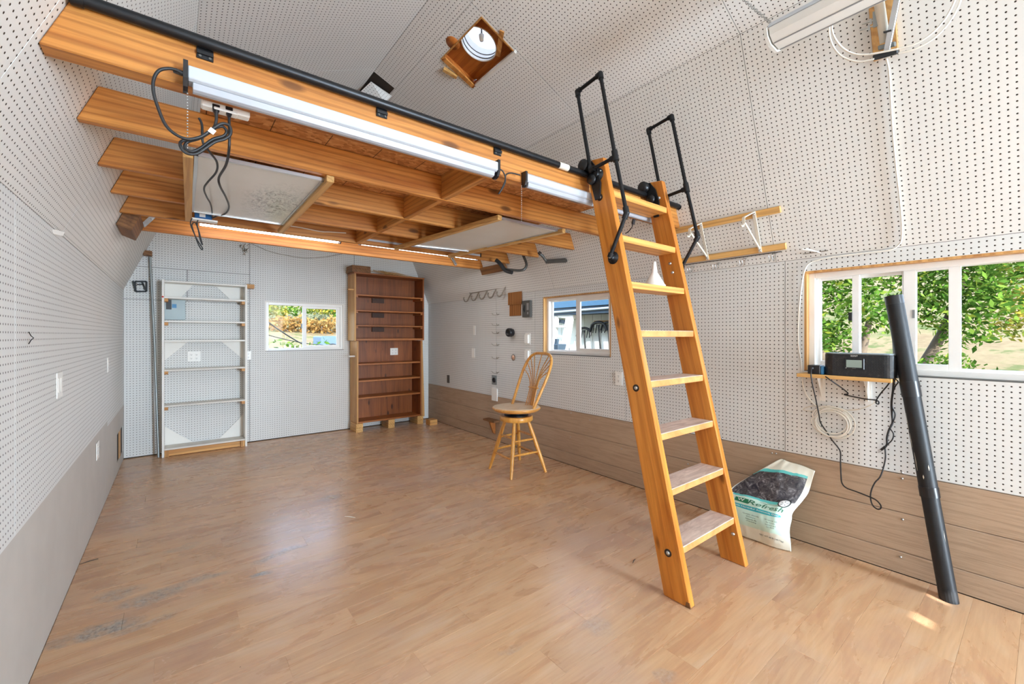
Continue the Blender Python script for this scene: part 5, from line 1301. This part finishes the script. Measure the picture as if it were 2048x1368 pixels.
# control grid: rows from floor up, columns from right (near window) to left; x chosen as the depth each spot lies at
rows = [
    [(1582,1104,2.822),(1548,1092,2.80),(1516,1082,2.80),(1486,1071,2.80),(1455,1060,2.81)],
    [(1581,1085,2.80),(1549,1073,2.765),(1516,1064,2.765),(1484,1054,2.77),(1452,1042,2.79)],
    [(1579,1062,2.80),(1550,1055,2.755),(1517,1046,2.755),(1480,1034,2.765),(1450,1024,2.79)],
    [(1583,1040,2.815),(1552,1034,2.770),(1518,1024,2.770),(1478,1013,2.78),(1452,1004,2.80)],
    [(1586,1025,2.84),(1556,1018,2.800),(1522,1010,2.80),(1482,998,2.81),(1456,990,2.825)],
    [(1605,1002,2.90),(1570,1000,2.86),(1530,993,2.855),(1487,985,2.86),(1462,978,2.86)],
    [(1617,985,2.945),(1580,978,2.905),(1542,970,2.90),(1498,962,2.905),(1474,968,2.88)],
    [(1624,962,2.985),(1592,955,2.955),(1556,947,2.945),(1518,945,2.95),(1500,952,2.94)],
    [(1630,942,3.012),(1603,931,3.0),(1576,923,2.992),(1562,918,2.995),(1546,927,2.985)],
]
G = [[PX(u, v, x) for (u, v, x) in r_] for r_ in rows]
for p in G[0]: p.z = 0.004
def cr(p0, p1, p2, p3, t): return 0.5*((p1*2)+(p2-p0)*t+(p0*2-p1*5+p2*4-p3)*t*t+(p1*3-p0-p2*3+p3)*t*t*t)
def bag_pt(s, t):
    """s 0..1 from left to right, t 0..1 upward"""
    a = (1-s)*4; b = t*8
    i = min(3, max(0, int(a))); j = min(7, max(0, int(b))); fa, fb = a-i, b-j
    def g(r_, c_): return G[min(8,max(0,r_))][min(4,max(0,c_))]
    col = [cr(g(j+k,i-1), g(j+k,i), g(j+k,i+1), g(j+k,i+2), fa) for k in (-1,0,1,2)]
    return cr(col[0], col[1], col[2], col[3], fb)
NS, NT_ = 40, 60
m = MB(); front = []; random.seed(11)
from mathutils import noise as _mn
def bag_s(s, t, off=0.0):
    p = bag_pt(s, t); e = 0.012
    du = bag_pt(min(1,s+e), t) - bag_pt(max(0,s-e), t); dv = bag_pt(s, min(1,t+e)) - bag_pt(s, max(0,t-e))
    n = du.cross(dv).normalized()
    if n.x > 0: n = -n
    edge = min(1, min(s, 1-s)*10, max(t, 0.02)*12)
    w = _mn.noise(Vector((s*5, t*7, 1.3)))*0.009 + _mn.noise(Vector((s*14, t*11, 4.1)))*0.0035
    return p + n*(w*edge + off)
for j in range(NT_+1):
    for i in range(NS+1): front.append(bag_s(i/NS, j/NT_))
nf = len(front); back = []
for j in range(NT_+1):
    t = j/NT_
    for i in range(NS+1):
        s = i/NS; p = front[j*(NS+1)+i]; th = (0.13*(1-t)**0.7 + 0.012)*min(1, 4*s*(1-s)+0.03) if t < 0.97 else 0.004
        q = p + Vector((th, 0, 0)); q.x = min(q.x, XR-0.004); q.z = max(q.z, 0.002); back.append(q)
W_ = NS+1
fs = [(j*W_+i, j*W_+i+1, (j+1)*W_+i+1, (j+1)*W_+i) for j in range(NT_) for i in range(NS)]
m.add(front, fs, True)
for k, f_ in enumerate(fs): m.uv[k] = [((q % W_)/NS, (q//W_)/NT_) for q in f_]
m.add(back, [tuple(reversed(f_)) for f_ in fs], True)
bd = [j*W_ for j in range(NT_+1)] + [NT_*W_+i for i in range(1, NS+1)] + [j*W_+NS for j in range(NT_-1, -1, -1)] + [i for i in range(NS-1, 0, -1)]
for k in range(len(bd)): a_, b_ = bd[k], bd[(k+1) % len(bd)]; m.f.append([a_, b_, b_+nf, a_+nf])
def _bag():
    t = NT('bag_print'); uv = t.N('UVMap').outputs[0]; s = t.N('SeparateXYZ'); t.set(s.inputs[0], uv); S, T_ = s.outputs[0], s.outputs[1]
    p = t.pos(); wv_ = t.math('MULTIPLY', t.math('SUBTRACT', t.noise(uv, 3.0, 3.0), 0.5), 0.05)
    Tj = t.math('ADD', T_, wv_)
    def band(v, a, b): return t.math('MULTIPLY', t.math('GREATER_THAN', v, a), t.math('LESS_THAN', v, b))
    cream = lin((226,224,208)); teal = lin((98,194,190)); mint = lin((186,224,208))
    inS = band(S, 0.14, 0.86)
    c = t.mix(t.math('MULTIPLY', band(Tj, 0.16, 0.60), t.math('MULTIPLY', inS, 0.75)), cream, mint)
    dk = t.ramp(t.noise(p, 26.0, 5.0, 0.7, 1.5), [(0.36, lin((40,40,48))), (0.55, lin((84,80,82))), (0.68, lin((150,148,150)))])
    ph = t.math('MULTIPLY', band(Tj, 0.585, 0.885), band(S, 0.03, 0.90))
    c = t.mix(ph, c, dk)
    c = t.mix(t.math('MULTIPLY', band(Tj, 0.885, 0.91), band(S, 0.03, 0.90)), c, teal)
    c = t.mix(t.math('MULTIPLY', band(Tj, 0.555, 0.585), band(S, 0.10, 0.70)), c, teal)
    # oval behind the slogan
    ev = t.N('VectorMath', operation='SUBTRACT'); t.set(ev.inputs[0], uv); ev.inputs[1].default_value = (0.45, 0.395, 0)
    el = t.N('VectorMath', operation='LENGTH'); t.set(el.inputs[0], t.vmul(ev.outputs[0], (1/0.40, 1/0.032, 0)))
    c = t.mix(t.math('LESS_THAN', el.outputs['Value'], 1.0), c, lin((62,170,176)))
    # green block behind the mark
    c = t.mix(t.math('MULTIPLY', band(T_, 0.455, 0.525), band(S, 0.16, 0.35)), c, lin((42,120,84)))
    t.base(c, 0.24, 0, 0.55)
_bag()
bo_ = m.build('sack', 'bag_print', bag)
def on_bag(s0, t0, sc=1.0):
    W0 = 0.36; H0 = 0.60
    return lambda x, y: bag_s(min(0.99, max(0.01, s0 + x/W0)), min(0.99, max(0.01, t0 + y/H0)), 0.0022)
plain('print_green', (30,104,72), 0.4, var=0.0); plain('print_dark', (48,66,62), 0.4, var=0.0)
lettering('lettering', 'Refresh', 0.058, on_bag(0.58, 0.487), 'print_green', bo_, shear=0.25)
lettering('lettering', 'W', 0.034, on_bag(0.255, 0.490), 'text_white', bo_)
lettering('lettering', 'STALL FRESHENER', 0.011, on_bag(0.60, 0.535), 'print_green', bo_)
lettering('lettering', 'Contain Harmful Ammonia Odor', 0.0185, on_bag(0.44, 0.395), 'text_white', bo_)
for k, l in enumerate(('Quickly absorbs', 'moisture,', 'extends life', 'of bedding')): lettering('lettering', l, 0.0115, on_bag(0.40, 0.315-k*0.026), 'print_dark', bo_)
for k, l in enumerate(('All natural, safe', 'for horses,', 'humans, and', 'our Earth')): lettering('lettering', l, 0.0115, on_bag(0.68, 0.315-k*0.026), 'print_dark', bo_)
lettering('lettering', 'NET WT 40 lb (18.1 kg)', 0.013, on_bag(0.70, 0.105), 'print_dark', bo_)
# round seal
sfn = on_bag(0.78, 0.575)
m = MB(); nn_ = 28
def ringm(m, r0, r1, fn):
    o = len(m.v)
    for k in range(nn_): a = 2*pi*k/nn_; m.v += [fn(r0*cos(a), r0*sin(a)), fn(r1*cos(a), r1*sin(a))]
    for k in range(nn_): k2 = (k+1) % nn_; m.f.append([o+2*k, o+2*k+1, o+2*k2+1, o+2*k2])
ringm(m, 0.0, 0.026, sfn); m.build('seal_disc', 'text_white', bo_)
sfn2 = lambda x, y: sfn(x, y) + Vector((-0.0012, -0.0004, 0.0004))
m = MB(); ringm(m, 0.024, 0.0295, sfn2); ringm(m, 0.0185, 0.0195, sfn2); m.build('seal_ring', 'plastic_black', bo_)
m = MB()
for k in range(5):
    a = 2*pi*k/5+0.3; m.v += [sfn2(0.003*cos(a), 0.003*sin(a)), sfn2(0.016*cos(a-0.2), 0.016*sin(a-0.2)), sfn2(0.016*cos(a+0.2), 0.016*sin(a+0.2))]; m.f.append([3*k, 3*k+1, 3*k+2])
m.build('seal_emblem', 'text_grey', bo_)

# ------------------------------------------------------------------ odds and ends
# black plug dangling behind the ladder
lp = thing('dangling_plug', 'black two-pin plug dangling behind the top of the ladder', 'plug', PX(1252,466,2.30))
cord('lead', None, None, [PX(u, v, 2.30) for u, v in ((1251,467),(1258,462),(1264,454),(1266,447))], 0.003, 'rubber_black', lp)
MB().bar(PX(1266,449,2.30), PX(1268,438,2.30), 0.020, 0.014).build('plug_body', 'rubber_black', lp, bevel=0.002)
for k, (u, v, lab, L_, rot, mat) in enumerate(((178,1123,'short dark twig on the floor by the left skirting',0.075,0.25,'dark_gap'), (700,1034,'thin white stick lying on the worn middle of the floor',0.085,-0.95,'coax_white'), (664,995,'second thin pale stick farther back on the worn floor',0.055,-0.95,'bracket_cream'), (1425,1121,'dark wood splinter on the floor left of the ladder foot',0.05,0.35,'dark_gap'))):
    if k == 3: u, v = 1268, 1122
    c = PZ(u, v, 0.003); d_ = Vector((cos(rot), sin(rot), 0))*L_/2
    pts = [c-d_, c+Vector((0.001,0.003,0.001)), c+d_]
    tag(MB().tube(pts, [0.0015,0.0026,0.0015], 6).build('floor_twig', mat), lab, 'twig')
# ------------------------------------------------------------------ outside
def hill_z(x, y):
    d = max(0.0, x-7.0); e = max(0.0, y-9.5)
    z = -0.25 + 0.115*min(d, 4) + 0.215*max(0, d-4)*(1 if d < 60 else 60/d)
    z2 = -0.25 + 0.02*min(e, 10) + 0.125*max(0, e-10)
    return max(z, z2) + 0.25*sin(x*0.31+1)*sin(y*0.27)*min(1, max(0, (max(d, e)-2)/6)) 
xs = [-90,-60,-40,-25,-15,-8,-3,0,3,4.5,6,7,8,9,10,11,12,14,16,18,21,24,28,33,40,50,62,76,92]
ysg = [-80,-55,-35,-22,-14,-9,-6,-3,-1.5,0,1.5,3,4.5,6,7.5,9,10.5,12,14,16,18,20,23,26,30,35,42,50,60,72,88,105]
m = MB(); m.v = [Vector((x, y, hill_z(x, y))) for y in ysg for x in xs]
nx = len(xs)
m.f = [[j*nx+i, j*nx+i+1, (j+1)*nx+i+1, (j+1)*nx+i] for j in range(len(ysg)-1) for i in range(nx-1)]
m.sm = set(range(len(m.f)))
def _ground():
    t = NT('dry_grass'); p = t.pos()
    n = t.noise(p, 0.35, 5.0, 0.7); n2 = t.noise(t.vmul(p, (1,1,3)), 6.0, 4.0, 0.7); n3 = t.noise(p, 1.4, 4.0, 0.6)
    c = t.ramp(n, [(0.36, lin((116,98,74))), (0.48, lin((130,114,86))), (0.58, lin((86,96,54))), (0.72, lin((118,96,78)))])
    c = t.mix(t.math('MULTIPLY', t.math('GREATER_THAN', n3, 0.6), 0.5), c, lin((78,90,46)))
    c = t.mix(0.4, c, t.ramp(n2, [(0.3, (0.5,0.48,0.4,1)), (0.7, (1,1,1,1))]), 'MULTIPLY')
    # unseen gravel yard, added pale to bounce sunlight up through the door
    s = t.N('SeparateXYZ'); t.set(s.inputs[0], p)
    yard = t.math('LESS_THAN', t.math('ADD', s.outputs[1], t.math('MULTIPLY', n3, 0.8)), -2.6)
    c = t.mix(yard, c, t.mix(n2, lin((170,168,164)), lin((196,194,190))))
    t.base(c, 0.9, 0, 0.1)
_ground()
gr = m.build('ground', 'dry_grass', origin=(0,0,-0.3)); tag(gr, 'dry grassy hillside rising outside the windows', 'ground', kind='structure')
# slab added outside the doorway, out of view, to block the sun
tag(MB().box((XL-0.3, YF-3.2, 2.56), (XR+0.3, YF-0.101, 2.64)).build('sun_blocker_1', 'white_paint', origin=(1.3, YF-1.6, 2.56)), 'unseen sun-blocking slab added over the doorway outside', 'sun blocker', kind='structure')
# ---- leaves
def leafmat(name, cols, tr=0.35):
    t = NT(name); t.n.remove(t.b)
    r = t.noise(t.pos(), 2.2, 3.0, 0.6)
    g = t.N('NewGeometry').outputs['Random Per Island']
    v = t.math('ADD', t.math('MULTIPLY', g, 0.6), t.math('MULTIPLY', r, 0.4))
    c = t.ramp(v, [(i/(len(cols)-1)*0.8+0.1, lin(k)) for i, k in enumerate(cols)])
    d = t.N('BsdfDiffuse'); t.set(d.inputs[0], c); e = t.N('BsdfTranslucent'); t.set(e.inputs[0], c)
    mx = t.N('MixShader'); mx.inputs[0].default_value = tr; t.l.new(d.outputs[0], mx.inputs[1]); t.l.new(e.outputs[0], mx.inputs[2]); t.l.new(mx.outputs[0], t.out.inputs[0])
leafmat('leaf_green', [(36,56,18),(56,86,30),(80,112,42),(104,128,52),(130,128,42)])
leafmat('leaf_yellow', [(72,92,38),(104,114,48),(136,128,54),(150,114,44)])
leafmat('leaf_orange', [(100,78,46),(134,98,54),(150,118,70),(126,114,72)])
leafmat('leaf_sage', [(84,90,70),(106,110,86),(126,126,102)])
plain('bark', (92,78,64), 0.9, var=0.3, scale=12)
def leaves(m, c, rad, n, size, rnd, sq=(1,1,0.8)):
    c = Vector(c)
    for _ in range(n):
        while True:
            q = Vector((rnd.uniform(-1,1), rnd.uniform(-1,1), rnd.uniform(-1,1)))
            if 0.2 < q.length < 1: break
        q = q*(0.55+0.45*rnd.random())
        p = c + Vector((q.x*rad*sq[0], q.y*rad*sq[1], q.z*rad*sq[2]))
        a = Vector((rnd.gauss(0,1), rnd.gauss(0,1), rnd.gauss(0,0.7))).normalized(); b = a.orthogonal().normalized()
        b = (Matrix.Rotation(rnd.uniform(0,6.28), 3, a) @ b); s_ = size*rnd.uniform(0.6,1.3)
        o = len(m.v); m.v += [p - a*s_, p + b*s_*0.45, p + a*s_, p - b*s_*0.45]; m.f.append([o, o+1, o+2, o+3])
def tree(label, base, trunk, crowns, leaf, seed, size=0.058, per=1250, group='oaks outside the wide window'):
    rnd = random.Random(seed); r = thing('oak_tree', label, 'tree', base, group)
    for tr_ in trunk:
        pts = [Vector(p) for p in tr_]; MB().tube(smooth_path(pts, 3), [0.13 - 0.09*i/(len(smooth_path(pts,3))-1) for i in range(len(smooth_path(pts,3)))], 8).build('trunk', 'bark', r)
    m = MB()
    for (x, y, z, rad) in crowns: leaves(m, (x, y, z), rad, int(per*rad*rad), size, rnd)
    f = m.build('foliage', leaf, r); f['kind'] = 'stuff'
    return r
def gz(x, y): return hill_z(x, y)
tree('leafy green oak filling the left panes of the wide window', (9.0,2.35,gz(9,2.35)),
     [[(9.0,2.35,-0.2),(8.95,2.40,0.6),(8.8,2.6,1.3),(8.9,2.7,2.4)], [(9.1,2.2,-0.2),(9.2,2.05,0.7),(9.3,1.9,1.6)]],
     [(8.8,2.9,1.9,1.0),(9.2,2.3,2.5,1.1),(9.4,3.3,2.6,1.2),(9.0,1.9,1.65,0.65),(8.6,2.5,1.25,0.5),(9.6,2.6,1.2,0.6),(9.0,2.4,3.4,1.4)], 'leaf_green', 1)
tree('leafy oak with leaning trunk behind the black pipe in the wide window', (10.2,1.25,gz(10.2,1.25)),
     [[(10.2,1.25,0.0),(10.2,1.38,0.6),(10.3,1.15,1.3),(10.4,0.9,2.2)], [(10.3,1.55,0.0),(10.3,1.7,0.9),(10.5,1.8,1.8)]],
     [(10.2,1.35,1.75,0.65),(10.4,0.95,2.1,0.8),(10.1,0.62,1.75,0.5),(10.4,1.6,2.6,1.0),(10.6,0.6,2.6,1.0),(10.0,0.85,1.35,0.5),(10.6,0.5,2.9,0.7)], 'leaf_green', 2)
tree('bushy yellowing oak at the right part of the wide window', (12.2,0.2,gz(12.2,0.2)),
     [[(12.2,0.2,0.3),(12.15,0.05,0.9),(12.1,-0.05,1.6)]],
     [(12.2,0.45,2.0,0.50),(12.3,0.10,2.45,0.5),(12.2,-0.25,2.75,0.42),(12.5,0.5,2.8,0.8),(12.2,0.45,1.45,0.40),(12.3,0.1,3.0,0.6),(12.2,0.25,1.7,0.32)], 'leaf_yellow', 3, size=0.055)
# low bush and a broken post
tree('low green bush beneath the oaks outside the wide window', (9.4,0.95,gz(9.4,0.95)), [[(9.4,0.95,-0.1),(9.4,0.95,0.5)]], [(9.4,0.95,0.75,0.42),(9.5,0.7,0.6,0.35),(9.4,1.2,0.65,0.35)], 'leaf_green', 4, size=0.045, per=1600)
tag(MB().bar((10.6,-0.12,0.2), (10.2,0.02,1.15), 0.06, 0.06).build('leaning_post', 'bark'), 'dark leaning fence post on the grass outside the wide window', 'post')
# hillside shrubs seen through the back window
rs = random.Random(9)
ORD = ['first','second','third','fourth','fifth','sixth','seventh','eighth','ninth','tenth']
def shrub(label, x, y, rad, leaf, seed, size, group, n=260, h=0.8):
    rnd = random.Random(seed); z = gz(x, y); r = thing('hill_shrub', label, 'shrub', (x, y, z), group)
    m = MB(); leaves(m, (x, y, z+rad*h*0.55), rad, n, size, rnd, (1.3,1,h)); f = m.build('foliage', leaf, r); f['kind'] = 'stuff'
    MB().tube([(x, y, z-0.1), (x, y, z+rad*0.5)], 0.05, 6).build('stem', 'bark', r)
for k in range(9):
    x = 4.2 + k*1.25 + rs.uniform(-.3,.3); y = 33 + rs.uniform(-1.5,1.5)
    shrub(ORD[k] + ' orange autumn shrub from the left on the hillside behind the back window', x, y, 1.0+rs.uniform(-.15,.25), 'leaf_orange', 40+k, 0.16, 'orange shrubs on the hillside', 300, 0.75)
for k in range(9):
    x = 5.5 + k*1.7 + rs.uniform(-.5,.5); y = 45 + rs.uniform(-2,2)
    shrub(ORD[k] + ' yellow-green shrub from the left high on the hillside behind the back window', x, y, 1.3+rs.uniform(-.2,.4), 'leaf_yellow' if k % 2 else 'leaf_green', 60+k, 0.2, 'green shrubs on the hillside', 300, 0.8)
for k in range(10):
    x = 5.0 + k*1.1 + rs.uniform(-.4,.4); y = 38.5 + rs.uniform(-1,1)
    shrub(ORD[k] + ' sage clump from the left between the shrub bands behind the back window', x, y, 0.6, 'leaf_sage', 80+k, 0.14, 'sage clumps on the hillside', 140, 0.7)
for k in range(4):
    x = 1.45 + k*0.62; y = 12.0 + rs.uniform(-.3,.3)
    shrub(['first','second','third','fourth'][k] + ' green bush from the left just outside the back window', x, y, 0.72, 'leaf_green', 100+k, 0.075, 'bushes by the back fence', 520, 1.35)
# wire fence in front of the bushes
fe = thing('garden_fence', 'low pale picket fence outside the back window', 'fence', (3.0, 11.2, -0.2))
for k in range(16):
    x = 2.0 + k*0.11; MB().box((x, 11.2, -0.3), (x+0.035, 11.22, 1.03)).build('picket', 'wire_grey', fe)
MB().box((1.85, 11.225, 0.93), (4.0, 11.245, 0.97)).build('fence_rail', 'wire_grey', fe)
# overhead black cables
def hang(label, a, b, sag, r):
    a, b = Vector(a), Vector(b); pts = [a.lerp(b, t/12) - Vector((0,0,sag*4*(t/12)*(1-t/12))) for t in range(13)]
    tag(MB().tube(pts, r, 6).build('outdoor_cable', 'rubber_black'), label, 'cable')
q1, q2 = PY(520,632,9.0), PY(630,700,10.5); hang('thick black cable slanting down outside the back window', q1, q2, 0.05, 0.013)
q1, q2 = PY(530,668,13.0), PY(700,690,14.0); hang('thin black cable crossing low outside the back window', q1, q2, 0.12, 0.012)
# far parked flat trailer
tr_ = thing('flat_trailer', 'dark blue covered trailer parked down the slope behind the back window', 'trailer', (5.6, 20.5, gz(5.6,20.5)))
c0 = PY(650,688,20.0)
MB().box((c0.x-0.15, 20.0, c0.z-0.25), (c0.x+1.5, 21.5, c0.z+0.35)).build('body', 'blue_tarp' if 'blue_tarp' in _M else plain('blue_tarp', (64,84,104), 0.6).m, tr_, bevel=0.05)
for dx in (0.3, 1.1): MB().lathe([(0.28,-0.08),(0.30,-0.05),(0.30,0.05),(0.28,0.08)], (c0.x+dx, 19.93, c0.z-0.28), 16, (0,1,0)).build('wheel', 'rubber_black', tr_)

# ---- neighbouring shed seen through the far right window
XN = 5.35
ns = thing('neighbour_shed', 'white board-clad neighbouring shed with dark blue soffit outside the far right window', 'shed', (XN, 5.2, -0.25))
plain('board_white', (236,236,226), 0.6, var=0.05); plain('soffit_blue', (62,98,126), 0.6, var=0.12); plain('soffit_dark', (44,60,74), 0.6, var=0.1); plain('roof_grey', (150,160,168), 0.5, var=0.05)
zW = PX(1150,637,XN).z
y = 3.2; k = 0
while y < 7.6:
    MB().box((XN, y+0.004, -0.3), (XN+0.03, y+0.176, zW+0.05)).build('wall_board', 'board_white', ns); y += 0.18; k += 1
MB().box((XN+0.031, 3.2, -0.3), (XN+0.3, 7.6, zW+0.05)).build('core', 'soffit_dark', ns)
MB().box((XN-0.30, 3.2, zW+0.05), (XN+0.3, 7.6, zW+0.17)).build('fascia', 'soffit_dark', ns)
MB().prism([(XN-0.32, 3.2, zW+0.171), (XN-0.32, 6.45, zW+0.171), (XN-0.32, 3.2, zW+0.80)], (0.62,0,0)).build('gable_soffit', 'soffit_blue', ns)
MB().prism([(XN-0.36, 6.50, zW+0.171), (XN-0.36, 6.56, zW+0.22), (XN-0.36, 3.2, zW+0.90), (XN-0.36, 3.2, zW+0.80)], (0.70,0,0)).build('roof_edge', 'roof_grey', ns)
MB().cyl((XN-0.31, 5.4, zW+0.10), (XN-0.31, 3.2, zW+0.13), 0.02, 8).build('gutter_pipe', 'roof_grey', ns)
# tools hung on the wall
def wx(u, v, d=0.03): return PX(u, v, XN-d)
rk = thing('tool_rack', 'wooden tool rail with hooks on the neighbouring shed wall', 'rack', wx(1205,645))
MB().bar(wx(1189,644), wx(1240,641), 0.03, 0.035).build('rail', 'pine_strip', rk)
MB().bar(wx(1165,656), wx(1190,657), 0.02, 0.02).build('rail', 'bracket_cream', rk)
def rake(label, u, v, sz):
    c = wx(u, v, 0.09); r = thing('garden_rake', label, 'rake', c, 'tools hung on the neighbouring shed')
    MB().tube([c + Vector((0,0.0,0.02)), c + Vector((0,-0.12*sz,-1.0))], 0.016, 6).build('shaft', 'iron_dark', r)
    MB().tube(smooth_path([c + Vector((0,0.20*sz,-0.10*sz)), c + Vector((0,0.14*sz,0.03*sz)), c + Vector((0,0,0.07*sz)), c + Vector((0,-0.14*sz,0.03*sz)), c + Vector((0,-0.18*sz,-0.09*sz))], 4), 0.028*sz, 6).build('head', 'iron_dark', r)
    for k in range(6):
        yy = (0.18-0.07*k)*sz; MB().tube([c + Vector((0,yy,0.03*sz)), c + Vector((0.0,yy+0.03*sz,-0.13*sz))], 0.010*sz, 5).build('tine', 'iron_dark', r)
rake('black garden rake hanging under the tool rail outside', 1197, 652, 0.85)
rake('second black garden rake at the right edge of the window view', 1216, 651, 0.7)
rake('black rake half hidden by the window mullion', 1168, 663, 0.8)
sl = thing('white_step_ladder', 'white folded step ladder leaning outside the far right window', 'step ladder', wx(1135,720,0.35))
MB().bar(wx(1140,634,0.25), wx(1128,705,0.45), 0.14, 0.05, (1,0,0)).build('front_rail', 'plastic_white', sl)
MB().bar(wx(1114,632,0.25), wx(1108,700,0.40), 0.06, 0.05, (1,0,0)).build('back_rail', 'plastic_white', sl)
MB().bar(wx(1112,631,0.22), wx(1150,634,0.22), 0.10, 0.06, (0,0,1)).build('cap', 'plastic_white', sl)
for v in (652, 672, 690): MB().bar(wx(1110,v,0.33), wx(1134,v+1,0.33), 0.05, 0.03).build('step', 'plastic_white', sl)
MB().bar(wx(1119,642,0.20), wx(1131,644,0.20), 0.06, 0.05, (1,0,0)).build('tray', 'soffit_dark', sl)
ch = thing('dark_crate', 'dark blue folded crate at the bottom of the far right window view', 'crate', wx(1118,700,0.5))
MB().box((XN-0.62, wx(1127,690,0.5).y, wx(1120,703,0.5).z), (XN-0.35, wx(1112,690,0.5).y, wx(1120,688,0.5).z)).build('body', 'soffit_dark', ch, bevel=0.01)
MB().bar(wx(1112,700,0.5), wx(1114,678,0.5), 0.05, 0.05).build('handle', 'soffit_dark', ch)
